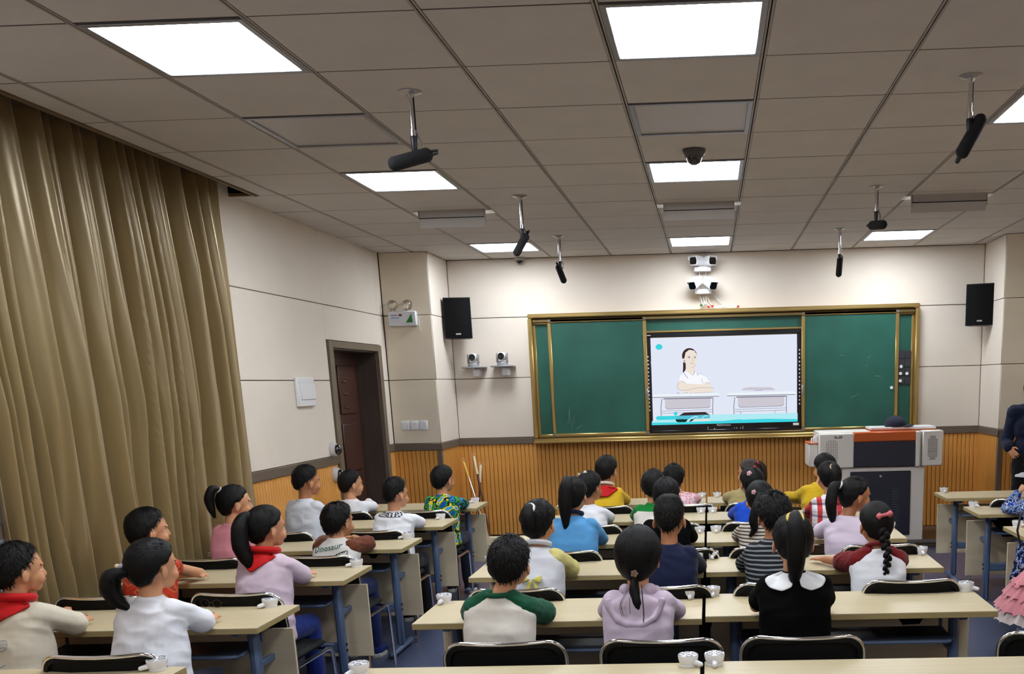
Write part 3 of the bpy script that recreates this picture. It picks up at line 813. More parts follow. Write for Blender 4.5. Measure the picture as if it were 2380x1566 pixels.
shell = mat('dome_shell', (150, 146, 142), 0.4)
dome_g = mat('dome_glass', (14, 14, 18), 0.06, coat=1.0)
def dome(loc, axis, s, lab, base=shell):
    e = empty('dome_camera', loc, lab, 'camera', 'dome cameras')
    MB().lathe([(0, 0), (0.07 * s, 0), (0.072 * s, 0.008 * s), (0.058 * s, 0.038 * s), (0.048 * s, 0.042 * s), (0, 0.042 * s)], (0, 0, 0), axis, 28).obj('housing', base, e)
    MB().lathe([(0.047 * s, 0.04 * s), (0.046 * s, 0.056 * s), (0.036 * s, 0.074 * s), (0.018 * s, 0.085 * s), (0, 0.088 * s)], (0, 0, 0), axis, 28).obj('dome', dome_g, e)
dome((-0.068, 6.251, ZC), (0, 0, -1), 1.0, 'grey dome camera hanging from the ceiling in front of a lit panel', mat('dome_dark', (84, 80, 78), 0.45))
dome((-2.06, YW - 0.07, ZC), (0, 0, -1), 0.85, 'small dome camera at the top of the front wall, left of the bullet cameras')
p = on_x(772, 1045, XL); dome((XL, p.y, p.z), (1, 0, 0), 1.0, 'dome camera on the left wall above the chair rail, beside the doorway', mat('dome_silver', (190, 186, 184), 0.35))
p = on_x(779, 1103, XL); dome((XL, p.y, p.z), (1, 0, 0), 1.0, 'dome camera on the left wall below the chair rail, beside the doorway', MATS['dome_silver'])

# emergency light
p0 = on_y(902, 724, YP - 0.03); p1 = on_y(970, 757, YP - 0.03)
cx, cz = (p0.x + p1.x) / 2, (p0.z + p1.z) / 2; hw = (p1.x - p0.x) / 2; hh = (p0.z - p1.z) / 2
em = empty('emergency_light', (cx, YP, cz), 'white twin-globe emergency light with a green triangle on the left pillar', 'light')
bxe = MB().box(-hw, hw, -0.06, 0, -hh, hh, 0.008).obj('box_body', mat('light_grey_plastic', (206, 208, 214), 0.4), em)
tri = MB(); tri.prism([(hw - 0.105, -hh + 0.035), (hw - 0.035, -hh + 0.035), (hw - 0.045, hh - 0.03)], lambda a, b_, d_: (a, d_, b_), -0.0635, -0.06); tri.obj('green_triangle', mat('sign_green', (20, 110, 50), 0.5), em, smooth=False)
pr = MB()
for k in range(8): pr.box(-hw + 0.035 + k * 0.009, -hw + 0.041 + k * 0.009, -0.0615, -0.0598, hh - 0.045, hh - 0.037)
pr.k = 1
for k in range(9): pr.box(-hw + 0.035 + k * 0.0095, -hw + 0.0425 + k * 0.0095, -0.0615, -0.0598, hh - 0.078 + 0.004 * (k % 2), hh - 0.066 + 0.003 * (k % 3))
pr.k = 2
for k in range(10): pr.box(-hw + 0.035 + k * 0.0095, -hw + 0.042 + k * 0.0095, -0.0615, -0.0598, hh - 0.100, hh - 0.096)
o = pr.obj('printing', [mat('print_dark', (60, 62, 78), 0.5), mat('print_blue', (120, 150, 180), 0.5), mat('print_grey', (170, 172, 178), 0.5)], em); o['kind'] = 'stuff'
MB().box(-hw + 0.118, -hw + 0.150, -0.0618, -0.0598, hh - 0.052, hh - 0.030).obj('red_label', mat('label_red', (120, 40, 36), 0.5), em)
cl = bpy.data.materials.new('clear_globe'); cl.use_nodes = True
nt = cl.node_tree; nt.nodes.clear(); t_ = nt.nodes.new('ShaderNodeBsdfTransparent'); g_ = nt.nodes.new('ShaderNodeBsdfGlossy'); g_.inputs['Roughness'].default_value = 0.08
f_ = nt.nodes.new('ShaderNodeFresnel'); f_.inputs['IOR'].default_value = 1.5; mx = nt.nodes.new('ShaderNodeMixShader'); o_ = nt.nodes.new('ShaderNodeOutputMaterial')
nt.links.new(f_.outputs['Fac'], mx.inputs[0]); nt.links.new(t_.outputs[0], mx.inputs[1]); nt.links.new(g_.outputs[0], mx.inputs[2]); nt.links.new(mx.outputs[0], o_.inputs[0])
for x in (-hw + 0.05, hw - 0.09):
    g = MB().lathe([(0.014, 0), (0.014, 0.012)] + [(0.052 * math.sin(t), 0.062 - 0.052 * math.cos(t)) for t in [0.3 + 2.84 * k / 12 for k in range(13)]], (x, -0.03, hh), (0, 0, 1), 22).obj('globe', cl, em)
    MB().lathe([(0, 0), (0.013, 0), (0.012, 0.025), (0.006, 0.03), (0.006, 0.055), (0, 0.058)], (x, -0.03, hh - 0.004), (0, 0, 1), 12).obj('bulb', mat('bulb_white', (226, 218, 200), 0.3), g)
MB().tube([(hw, -0.02, 0.0), (hw + 0.02, -0.015, -0.02), (hw + 0.018, -0.012, -0.08), (hw + 0.03, -0.012, -0.12)], 0.003, 6).obj('wire', cabm, em)
# switches
pA = on_y(932, 978, YP); pB = on_y(996, 999.5, YP); w3 = (pB.x - pA.x) / 3
for k in range(3):
    e = empty('light_switch', (pA.x + w3 * (k + 0.5), YP, (pA.z + pB.z) / 2), ('left', 'middle', 'right')[k] + ' of the three white light switches on the left pillar', 'switch', 'white light switches on the left pillar')
    MB().box(-w3 * 0.48, w3 * 0.48, -0.012, 0, -0.05, 0.05, 0.004).obj('plate', white_pl, e)
    MB().box(-w3 * 0.36, w3 * 0.36, -0.016, -0.01, -0.038, 0.038, 0.003).obj('rocker', white_pl, e)
# distribution box on left wall
pA = on_x(682, 877, XL); pB = on_x(728, 943, XL); yc, zc = (pA.y + pB.y) / 2, (pA.z + pB.z) / 2; hy, hz = abs(pB.y - pA.y) / 2, abs(pA.z - pB.z) / 2
e = empty('fuse_box', (XL, yc, zc), 'white flush fuse box on the left wall between curtain and doorway', 'box')
MB().box(0, 0.028, -hy, hy, -hz, hz, 0.006).obj('box_body', white_pl, e)
MB().box(0.026, 0.036, -hy + 0.05, hy - 0.004, -hz + 0.055, hz - 0.05, 0.004).obj('door', white_pl, e)
MB().box(0.026, 0.031, -hy + 0.01, hy - 0.01, hz - 0.045, hz - 0.008, 0.003).obj('lid', white_pl, e)

# hanging microphones
foam = mat('black_foam', (18, 18, 22), 0.9, bump=0.3, bscale=500)
def mic(x, y, zmid, d, lab, L=0.145, r=0.03, loop=0):
    e = empty('hanging_microphone', (x, y, ZC), lab, 'microphone', 'microphones hanging from the ceiling')
    MB().lathe([(0, 0), (0.055, 0), (0.055, -0.004), (0.02, -0.014), (0.011, -0.03), (0, -0.03)], (0, 0, 0), (0, 0, 1), 20).obj('ceiling_plate', steel, e)
    zm = zmid - ZC; d = Vector(d).normalized()
    MB().tube([(0, 0, -0.005), (0, 0, zm + 0.115)], 0.0105, 12).obj('rod', chrome, e)
    b = MB(); b.lathe([(0.0, 0.125), (0.0145, 0.125), (0.0145, 0.095), (0.0, 0.095)], (0, 0, zm), (0, 0, 1), 14); b.tube([(0.012, 0, zm + 0.11), (0.024, 0, zm + 0.11)], 0.004, 6); b.obj('collar', chrome, e)
    b = MB(); b.cap((0, 0, zm + 0.09), (0, 0, zm + 0.035), 0.017, 0.013, 10); b.cap((0, 0, zm + 0.04), Vector((0, 0, zm)) - d * 0.02, 0.011, 0.011, 8); b.obj('clip', blackm, e)
    c0 = Vector((0, 0, zm)) - d * (L * 0.35); c1 = c0 + d * L
    MB().cap(c0, c1, r, r, 18).obj('foam_windscreen', foam, e)
    MB().cap(c0 - d * 0.05, c0 + d * 0.01, 0.012, 0.013, 10).obj('body', blackm, e)
    b0 = c0 - d * 0.05
    b = MB().tube([b0, b0 + Vector((0.012, 0.0, 0.012)), (0.03, 0.0, zm + 0.03), (0.03, 0, zm + 0.075), (0.012, 0.006, zm + 0.11), (0.0125, 0.004, -0.01)], 0.0035, 6); b.obj('cable', blackm, e)
mic(-1.391, 4.885, 2.862, (-0.8, -0.45, -0.3), 'black microphone hanging nearest the camera at the left', 0.16, 0.033)
mic(-1.381, 7.511, 2.83, (-0.35, -0.5, -0.75), 'black microphone hanging halfway along the room at the left', 0.15)
mic(-1.403, 9.514, 2.83, (0.35, -0.35, -0.85), 'black microphone hanging nearest the front wall at the left', 0.14)
mic(1.26, 4.953, 2.87, (0.5, 0.1, 0.85), 'black microphone hanging nearest the camera at the right, tilted upward', 0.16, 0.033)
mic(1.264, 7.594, 2.885, (0.5, -0.85, -0.1), 'black microphone hanging halfway along the room at the right', 0.12, 0.033)
mic(1.26, 9.607, 2.83, (-0.12, -0.3, -0.95), 'black microphone hanging nearest the front wall at the right', 0.14)

# hooded blackboard lamps
hood = mat('lamp_hood_grey', (178, 174, 172), 0.4)
tube_e = glow('tube_light', (255, 250, 240), 7.0)
for (ul, ur, v, lab) in ((977, 1120, 494, 'grey hooded board lamp on the ceiling at the left'), (1550, 1697, 472, 'grey hooded board lamp on the ceiling at the centre'), (2127, 2275, 461, 'grey hooded board lamp on the ceiling at the right')):
    a = on_z(ul, v, ZC - 0.02); c = on_z(ur, v, ZC - 0.02); hw = (c.x - a.x) / 2 * 1.12
    e = empty('board_lamp', ((a.x + c.x) / 2, 8.05, ZC), lab, 'lamp', 'hooded board lamps')
    fr = lambda y_, z_, x_: (x_, y_, z_)
    MB().prism([(-0.06, 0.0), (-0.06, -0.052), (-0.066, -0.058), (-0.02, -0.125), (-0.016, -0.122), (-0.056, -0.058), (-0.052, -0.05), (-0.052, 0.0)], fr, -hw, hw).obj('hood', hood, e, smooth=False)
    for s in (-1, 1): MB().box(s * hw - 0.004, s * hw + 0.004, -0.06, -0.02, -0.09, -0.0).obj('end_cap', hood, e)
    MB().box(-hw, hw, -0.0685, -0.064, -0.062, -0.055, 0.001).obj('trim_groove', blackm, e)
    MB().tube([(-hw + 0.02, 0.01, -0.045), (hw - 0.02, 0.01, -0.045)], 0.013, 12).obj('tube', tube_e, e)
    MB().box(-hw - 0.06, hw + 0.06, -0.05, 0.10, -0.008, 0.0, 0.003).obj('mounting_plate', white_pl, e)

# brooms and dustpan in the left corner
def stick(lab, top, bot, m1, m2, frac=0.2):
    top = Vector(top); bot = Vector(bot)
    e = empty('broom', bot, lab, 'broom', 'long-handled brooms in the left corner')
    t = top - bot; k = t * (1 - frac)
    MB().tube([t * 0.04, k], 0.011, 10).obj('handle', m2, e)
    g = MB().tube([k, t * 0.99, t], [0.014, 0.014, 0.009], 10).obj('grip', m1, e)
    MB().tube([t + Vector((0.016 * math.cos(a), 0, 0.016 + 0.016 * math.sin(a))) for a in [2 * PI * q / 10 for q in range(10)]], 0.002, 5, closed=True).obj('hanging_loop', cabm, g)
    MB().box(-0.13, 0.13, -0.022, 0.022, 0.06, 0.11, 0.012).obj('head', m1, e)
    br_ = MB()
    r2 = random.Random(9)
    for q in range(70):
        x = -0.12 + 0.24 * q / 69; y_ = r2.uniform(-0.015, 0.015)
        br_.tube([(x, y_, 0.065), (x * 1.12, y_ * 1.6, 0.0)], 0.0035, 4)
    o = br_.obj('bristles', mat('bristle', (96, 84, 70), 0.8), e); o['kind'] = 'stuff'
yel = mat('yellow_grip', (214, 170, 60), 0.45); ivory = mat('ivory_grip', (226, 216, 186), 0.45); brs = mat('brown_handle', (84, 52, 40), 0.4)
stick('long broom with a yellow grip and steel handle leaning in the left corner', on_y(1077, 1072, 10.82), (-2.46, 10.45, 0.0), yel, chrome, 0.18)
stick('long broom with an ivory grip, the taller of the two brown-handled ones', on_y(1101, 1060, 10.92), (-2.52, 10.72, 0.0), ivory, brs, 0.2)
stick('long broom with an ivory grip, the shorter of the two brown-handled ones', on_y(1117, 1080, 10.92), (-2.72, 10.86, 0.0), ivory, brs, 0.22)
dpm = mat('dustpan_ivory', (206, 196, 172), 0.5)
dp = empty('dustpan', (-2.42, 10.30, 0.0), 'ivory plastic dustpan standing on the floor below the brooms', 'dustpan')
fr = lambda a, b_, d_: (a, d_, b_)
side = [(-0.16, 0.0), (0.19, 0.0), (0.20, 0.02), (0.18, 0.045), (0.02, 0.09), (-0.05, 0.14), (-0.10, 0.28), (-0.16, 0.30)]
for y_ in (-0.12, 0.11): MB().prism(side, fr, y_, y_ + 0.012).obj('side_wall', dpm, dp, smooth=False)
MB().box(-0.16, 0.19, -0.12, 0.12, 0.0, 0.01).obj('pan', dpm, dp)
MB().box(-0.17, -0.158, -0.12, 0.12, 0.0, 0.29).obj('back_wall', dpm, dp)
# ------------------------------------------------------------------ desks
topm = mat('pale_beech_top', (204, 188, 152), 0.36, spec=0.45, var=0.05, vscale=4, stretch=(0.5, 9, 9), coat=0.05)
edgem = mat('beech_edge', (176, 156, 106), 0.5, var=0.14, vscale=5, stretch=(0.6, 9, 30))
panm = mat('pale_panel', (224, 208, 176), 0.5, var=0.05, vscale=4, stretch=(0.5, 6, 6))
blue = mat('blue_steel_leg', (84, 102, 134), 0.4, var=0.05, vscale=6)
bolt = mat('black_bolt', (22, 22, 26), 0.5)
DL, DD, DH = 1.29, 0.455, 0.759
def make_desk():
    r = empty('training_desk', (0, 0, 0))
    h = DL / 2
    MB().box(-h, h, 0, DD, DH - 0.006, DH, 0.0015).obj('desk_top', topm, r)
    MB().box(-h, h, 0, DD, DH - 0.028, DH - 0.006, 0.001).obj('edge_band', edgem, r)
    for s in (-1, 1):
        x = s * (h - 0.135)
        b = MB(); b.box(x - 0.022, x + 0.022, 0.20, 0.26, 0.045, DH - 0.03, 0.014)
        lg_ = b.obj('leg', blue, r)
        MB().box(x - 0.024, x + 0.024, 0.01, 0.44, 0.015, 0.05, 0.012).obj('foot', blue, lg_)
        MB().box(x - 0.02, x + 0.02, 0.06, 0.40, DH - 0.055, DH - 0.028, 0.006).obj('top_arm', blue, lg_)
        b = MB()
        for z in (0.30, 0.335): b.lathe([(0, 0), (0.008, 0), (0.007, 0.008), (0, 0.008)], (x + 0.022, 0.23, z), (1, 0, 0), 8)
        for z in (0.30, 0.335): b.lathe([(0, 0), (0.008, 0), (0.007, 0.008), (0, 0.008)], (x - 0.022, 0.23, z), (-1, 0, 0), 8)
        b.obj('bolt', bolt, lg_)
        MB().box(x - 0.012, x + 0.012, 0.25, 0.40, 0.50, 0.53, 0.004).obj('panel_bracket', blue, r)
    MB().box(-h + 0.02, h - 0.02, 0.396, 0.412, 0.215, 0.655, 0.002).obj('modesty_panel', panm, r)
    MB().box(-h + 0.14, h - 0.14, 0.215, 0.245, 0.285, 0.345, 0.008).obj('cross_beam', blue, r)
    y0, y1, z = 0.12, 0.36, 0.60
    hh = h - 0.165
    p = [(-hh, y1, z + 0.10), (-hh, y1, z), (-hh, y0 + 0.04, z - 0.01), (-hh + 0.012, y0 + 0.01, z - 0.01), (-hh + 0.04, y0, z - 0.01), (hh - 0.04, y0, z - 0.01), (hh - 0.012, y0 + 0.01, z - 0.01), (hh, y0 + 0.04, z - 0.01), (hh, y1, z), (hh, y1, z + 0.10)]
    MB().tube(p, 0.009, 8).obj('shelf_rail', blue, r)
    MB().box(-hh, hh, y0 + 0.01, y1, z - 0.003, z + 0.003).obj('shelf', mat('dark_shelf', (40, 46, 62), 0.5), r)
    return register(r)
DESK = make_desk()
ROWN = ['front row', 'second row', 'third row', 'fourth row', 'fifth row', 'sixth row']
BLK = {'C': 'left block by the curtain', 'A': 'centre-left block', 'B': 'centre-right block', 'D': 'right block'}
YE = {'A': [8.16, 7.13, 6.12, 5.11, 4.09, 2.965], 'B': [8.16, 7.13, 6.12, 5.13, 4.13, 2.975], 'C': [8.16, 7.10, 6.12, 5.10, 4.07, 3.03], 'D': [8.12, 7.12, 6.07, 5.07, 4.08]}
XC = {'A': -0.70, 'B': 0.605, 'C': -2.68, 'D': 2.625}
first = True
DT = {}
for bk in 'CABD':
    for r_, ye in enumerate(YE[bk]):
        lab = 'pale beech desk on blue steel legs, %s, %s' % (ROWN[r_], BLK[bk])
        if first:
            DESK.location = (XC[bk], ye, 0); tag(DESK, lab, 'desk', 'pale training desks'); first = False; o = DESK
        else:
            o = dup(DESK, (XC[bk], ye, 0), 0.0, lab, 'pale training desks', 'desk')
        DT[bk, r_] = o

# ------------------------------------------------------------------ chairs
pad = mat('black_leatherette', (11, 11, 12), 0.65, spec=0.2, bump=0.15, bscale=260)
def rrect(w, h, c, n=5):
    p = []
    for cx_, cz_, a0 in ((w - c, h - c, 0), (-w + c, h - c, 90), (-w + c, -h + c, 180), (w - c, -h + c, 270)):
        for k in range(n + 1):
            a = math.radians(a0 + 90 * k / n); p.append((cx_ + c * math.cos(a), cz_ + c * math.sin(a)))
    return p
def make_chair():
    r = empty('padded_chair', (0, 0, 0))
    hw = 0.226
    # curved padded back
    P = rrect(0.234, 0.174, 0.064)
    b = MB(); n_ = len(P)
    lay = [(-0.008, 0.99), (-0.016, 0.97), (-0.018, 0.90), (0.012, 0.90), (0.016, 0.97), (0.006, 0.99)]
    vs = []; fs = []
    for d_, k in lay:
        for a, c in P:
            x = a * k; z = c * k
            vs.append((x, -0.205 - 0.10 * (z + 0.165) / 0.33 * 0.6 - 0.035 * (1 - (x / 0.22) ** 2) + d_, 0.645 + z))
    for j in range(len(lay) - 1):
        for i in range(n_):
            k = (i + 1) % n_; fs.append((j * n_ + i, j * n_ + k, (j + 1) * n_ + k, (j + 1) * n_ + i))
    for j in (0, len(lay) - 1):
        c0 = len(vs); q = [vs[j * n_ + i] for i in range(n_)]
        cx_ = sum(p[0] for p in q) / n_; cz_ = sum(p[2] for p in q) / n_
        vs.append((cx_, -0.205 - 0.03 - 0.035 + (-0.02 if j == 0 else 0.02), cz_))
        for i in range(n_): fs.append((j * n_ + i, j * n_ + (i + 1) % n_, c0))
    b.add(vs, fs); b.obj('backrest', pad, r, angle=50)
    # chrome frame round the back
    pts = [(hw + 0.005, -0.18, 0.43)]
    def fy(x, z): return -0.205 - 0.06 * (z - 0.48) / 0.33 - 0.035 * (1 - min(1, (x / 0.235)) ** 2)
    pts.append((hw + 0.008, fy(hw, 0.5), 0.52))
    for k in range(7):
        a = PI / 2 * k / 6; x = hw - 0.065 + 0.073 * math.cos(a); z = 0.748 + 0.073 * math.sin(a); pts.append((x, fy(x, z), z))
    for x in (0.075, 0.0, -0.075): pts.append((x, fy(x, 0.821), 0.821 - 0.004 * (1 - (x / 0.15) ** 2)))
    for k in range(7):
        a = PI / 2 + PI / 2 * k / 6; x = -hw + 0.065 + 0.073 * math.cos(a); z = 0.748 + 0.073 * math.sin(a); pts.append((x, fy(x, z), z))
    pts += [(-hw - 0.008, fy(hw, 0.5), 0.52), (-hw - 0.005, -0.18, 0.43)]
    MB().tube(pts, 0.0085, 10).obj('back_frame', chrome, r)
    MB().box(-0.205, 0.205, -0.19, 0.215, 0.425, 0.462, 0.017).obj('seat', pad, r)
    for s in (-1, 1):
        MB().tube([(s * hw * 1.02, -0.18, 0.435), (s * hw * 1.04, -0.20, 0.25), (s * hw * 1.06, -0.235, 0.0)], 0.0115, 8).obj('leg', chrome, r)
        MB().tube([(s * hw * 1.02, -0.175, 0.415), (s * hw * 1.03, 0.15, 0.415), (s * hw * 1.03, 0.195, 0.405), (s * hw * 1.035, 0.215, 0.37), (s * hw * 1.06, 0.235, 0.0)], 0.0115, 8).obj('leg', chrome, r)
    MB().tube([(-hw * 1.03, 0.19, 0.408), (hw * 1.03, 0.19, 0.408)], 0.009, 8).obj('stretcher', chrome, r)
    return register(r)
CHAIR = make_chair()
CH = [  # x, y, turn, what singles it out
 (-0.82, 3.80, 2, 'under the boy in the green-sleeved raglan shirt'), (-0.20, 3.80, -1, 'under the girl in the lavender hoodie'), (0.34, 3.81, -1, 'under the girl in black with a white collar'),
 (1.36, 3.78, -10, 'empty in the right aisle, cut by the right edge'),
 (-0.96, 4.77, 0, 'under the girl with pale yellow sleeves and a bow'), (-0.24, 4.77, 0, 'under the boy in the navy sweatshirt'), (0.33, 4.79, 0, 'under the boy in the dark striped shirt'), (0.95, 4.80, 1, 'under the girl with the long braid'),
 (-0.90, 5.80, 2, 'under the girl in the light blue top'), (-0.20, 5.80, 0, 'under the boy in black in the third row'), (0.33, 5.80, 0, 'under the girl in the beige striped top'), (0.97, 5.80, 2, 'under the girl in a lavender T-shirt who looks right'),
 (-0.86, 6.82, 0, 'under the girl in white in the second row'), (-0.30, 6.82, 0, 'under the boy in green and white'), (0.30, 6.82, 0, 'under the girl in bright blue'), (0.98, 6.82, 0, 'under the child in the red plaid shirt'),
 (-0.86, 7.86, 0, 'under the boy with the red hood'), (-0.20, 7.86, 0, 'under the girl in pink in the front row'), (0.34, 7.86, 0, 'under the child in the khaki jacket'), (1.02, 7.86, 0, 'under the child in yellow in the front row'),
 (-2.98, 7.86, 0, 'under the boy in the white T-shirt by the doorway'), (-2.33, 7.84, 0, 'under the boy in the blue camouflage shirt'),
 (-3.02, 6.80, 0, 'under the boy in the pale grey T-shirt'), (-2.37, 6.80, 0, 'under the boy in white with a checked collar'),
 (-3.02, 5.80, 0, 'under the girl in pink by the curtain'), (-2.36, 5.82, 0, 'under the boy with the lettered white shirt'),
 (-3.02, 4.78, 0, 'under the child in orange red by the curtain'), (-2.34, 4.80, -3, 'under the girl in the pale mauve shirt and red scarf'),
 (-3.05, 3.72, -80, 'under the boy in cream with a red scarf'), (-2.35, 3.72, 2, 'under the girl in the white T-shirt with a low ponytail'),
 (2.40, 7.76, 0, 'empty behind the front desk of the right block'), (2.66, 6.78, 0, 'under the child in the blue and white patterned jacket'), (2.22, 5.76, 0, 'under the girl in the pink tulle skirt')]
for k, (x, y, rz, w_) in enumerate(CH):
    lab = 'black padded chrome-framed chair ' + w_
    if k == 0:
        CHAIR.location = (x, y, 0); CHAIR.rotation_euler = (0, 0, math.radians(rz)); tag(CHAIR, lab, 'chair', 'black padded chairs')
    else: dup(CHAIR, (x, y, 0), math.radians(rz), lab, 'black padded chairs', 'chair')

# ------------------------------------------------------------------ round white pots on the desks
potm = mat('white_glazed', (232, 232, 236), 0.3, coat=0.2)
inkm = mat('ink_pattern', (34, 38, 48), 0.5)
def make_pot():
    r = empty('round_pot', (0, 0, 0))
    MB().lathe([(0, 0), (0.031, 0), (0.0315, 0.004), (0.030, 0.007), (0.0345, 0.018), (0.0375, 0.032), (0.0375, 0.040), (0.036, 0.043), (0, 0.0432)], (0, 0, 0), (0, 0, 1), 30).obj('body', potm, r)
    b = MB()
    for q in range(4):
        a0 = math.radians(45 + 90 * q)
        c = Vector((0.022 * math.cos(a0), 0.022 * math.sin(a0), 0.0436)); u = Vector((math.cos(a0), math.sin(a0), 0)); w_ = Vector((-u.y, u.x, 0))
        ring = [(-0.008, -0.006), (0.0085, -0.013), (0.0115, -0.006), (0.0125, 0.0), (0.0115, 0.006), (0.0085, 0.013), (-0.008, 0.006)]
        b.tube([c + u * p + w_ * t for p, t in ring], 0.0010, 5, closed=True)
    b.lathe([(0, 0), (0.003, 0), (0, 0.0008)], (0.0, 0.006, 0.0432), (0, 0, 1), 8); b.lathe([(0, 0), (0.003, 0), (0, 0.0008)], (0.0, -0.006, 0.0432), (0, 0, 1), 8)
    b.obj('lid_pattern', inkm, r)
    h = MB(); h.cap((0, -0.024, 0.018), (0, -0.056, 0.0125), 0.012, 0.0095, 12); h.obj('handle', potm, r)
    return register(r)
POT = make_pot()
POTS = [((1638, 1152), 0, 'front centre-left desk, at the centre gap'), ((1667, 1152), 0, 'front centre-right desk, at the centre gap'), ((1630, 1187), 0, 'second centre-left desk, at the centre gap'), ((1656, 1185), 0, 'second centre-right desk, at the centre gap'),
 ((1635, 1231), 0, 'third centre-left desk, at the centre gap'), ((1664, 1231), 0, 'third centre-right desk, at the centre gap'), ((1626, 1294), 0, 'fourth centre-left desk, beside the boy in navy'), ((1655, 1295), 0, 'fourth centre-right desk, at the centre gap'),
 ((1604, 1386), 0, 'fifth centre-left desk, beside the lavender hoodie'), ((1651, 1382), 0, 'fifth centre-right desk, at the centre gap'), ((1600, 1543), 55, 'nearest centre-left desk, handle to the right'), ((1661, 1540), 0, 'nearest centre-right desk, handle toward camera'),
 ((1017, 1402), -10, 'left end of the fifth centre-left desk'), ((1131, 1308), 0, 'left end of the fourth centre-left desk'), ((815, 1568), -30, 'left end of the nearest centre-left desk'), ((2138, 1279), 0, 'right end of the fourth centre-right desk'),
 ((2240, 1366), 60, 'right end of the fifth centre-right desk'), ((2080, 1222), 0, 'right end of the third centre-right desk'), ((1113, 1163), -40, 'right end of the front left-block desk'), ((1040, 1198), -20, 'right end of the second left-block desk'),
 ((956, 1247), -60, 'right end of the third left-block desk'), ((843, 1309), -60, 'right end of the fourth left-block desk'), ((640, 1404), -40, 'right end of the fifth left-block desk'), ((366, 1556), -60, 'right end of the nearest left-block desk'),
 ((2177, 1136), 0, 'left end of the front right-block desk'), ((2250, 1172), 30, 'left end of the second right-block desk'), ((2342, 1213), 40, 'left end of the third right-block desk')]
for k, ((u, v), rz, w_) in enumerate(POTS):
    p = on_z(u, v, DH); p.y += 0.012
    bk = min(XC, key=lambda q: abs(XC[q] - p.x)); yy = min(YE[bk], key=lambda q: abs(q + 0.23 - p.y))
    p.x = min(max(p.x, XC[bk] - DL / 2 + 0.034), XC[bk] + DL / 2 - 0.034); p.y = min(max(p.y, yy + 0.034), yy + DD - 0.034)
    lab = 'white round patterned-lid pot with a stub handle, ' + w_
    if k == 0:
        POT.location = (p.x, p.y, DH); tag(POT, lab, 'pot', 'white round pots on the desks')
    else: dup(POT, (p.x, p.y, DH), math.radians(rz), lab, 'white round pots on the desks', 'pot')
# eyeglasses
p = on_z(492, 1412, DH)
e = empty('eyeglasses', (p.x, p.y, DH), 'thin wire-framed eyeglasses lying on the fifth left-block desk', 'glasses', rz=math.radians(-12))
wire = mat('wire_frame', (70, 52, 44), 0.3, metal=0.6)
for s in (-1, 1):
    MB().tube([(s * 0.034 + 0.024 * math.cos(a), 0, 0.022 + 0.019 * math.sin(a)) for a in [2 * PI * q / 18 for q in range(18)]], 0.0014, 5, closed=True).obj('rim', wire, e)
    MB().tube([(s * 0.058, 0, 0.026), (s * 0.062, 0.03, 0.022), (s * 0.055, 0.10, 0.012), (s * 0.05, 0.125, 0.002)], 0.0014, 5).obj('temple', wire, e)
MB().tube([(-0.010, 0, 0.024), (0, 0, 0.028), (0.010, 0, 0.024)], 0.0014, 5).obj('bridge', wire, e)
# bag in the right aisle
bagm = bpy.data.materials.new('patterned_bag')
e = empty('shoulder_bag', (1.915, 5.93, 0.52), 'dark blue and black patterned bag hanging from the third right-block desk', 'bag')
# ------------------------------------------------------------------ people
BENCH = bpy.data.scenes.new('bench')       # empty side scene: evaluating one shape there does not touch the room
def blob(mb, voxel, smooth=5, wr=None):
    """fuse overlapping shapes into one continuous surface"""
    me = bpy.data.meshes.new('blob'); me.from_pydata(mb.v, [], mb.f)
    bm = bmesh.new(); bm.from_mesh(me); bmesh.ops.recalc_face_normals(bm, faces=bm.faces); bm.to_mesh(me); bm.free()
    o = bpy.data.objects.new('blob', me); BENCH.collection.objects.link(o)
    r = o.modifiers.new('r', 'REMESH'); r.mode = 'VOXEL'; r.voxel_size = voxel
    if smooth:
        s = o.modifiers.new('s', 'SMOOTH'); s.iterations = smooth; s.factor = 0.5
    vl = BENCH.view_layers[0]; vl.update()
    out = bpy.data.meshes.new_from_object(o.evaluated_get(vl.depsgraph))
    bpy.data.objects.remove(o, do_unlink=True); bpy.data.meshes.remove(me)
    return out
def wrinkle(me, amp, sc, seed):
    n_ = len(me.vertices); co = np.empty(n_ * 3, np.float32); no = np.empty(n_ * 3, np.float32)
    me.vertices.foreach_get('co', co); me.vertex_normals.foreach_get('vector', no)
    co = co.reshape(-1, 3); no = no.reshape(-1, 3)
    for i, (x, y, z) in enumerate(co.tolist()):
        n = noise.noise((x * sc + seed, y * sc, z * sc * 1.7)) + 0.5 * noise.noise((x * sc * 2.3, y * sc * 2.3 + seed, z * sc * 3.6))
        rdg = 1 - abs(noise.noise((x * sc * 0.8 + seed, y * sc * 0.8 + z * 6, z * sc * 0.9))) * 2.4
        co[i] += no[i] * (amp * (0.55 * n + 0.75 * max(0, rdg)))
    me.vertices.foreach_set('co', co.ravel()); me.update()
def place(me, name, M, parent, org):
    me.name = name
    o = Vector(org)
    me.transform(Matrix.Translation(-o))
    me.materials.clear()
    for q in (M if isinstance(M, (list, tuple)) else [M]): me.materials.append(q)
    me.polygons.foreach_set('use_smooth', [True] * len(me.polygons))
    ob = link(name, me, parent)
    return ob
skin = mat('skin', (208, 150, 112), 0.5, spec=0.35, var=0.05, vscale=14)
skin2 = mat('skin_tan', (184, 124, 88), 0.5, spec=0.35, var=0.05, vscale=14)
hairm = mat('black_hair', (15, 13, 13), 0.55, spec=0.22, var=0.3, vscale=60, stretch=(3, 3, 0.4), bump=0.25, bscale=120)
hairb = mat('dark_brown_hair', (46, 32, 26), 0.42, spec=0.35, var=0.3, vscale=60, stretch=(3, 3, 0.4), bump=0.25, bscale=120)
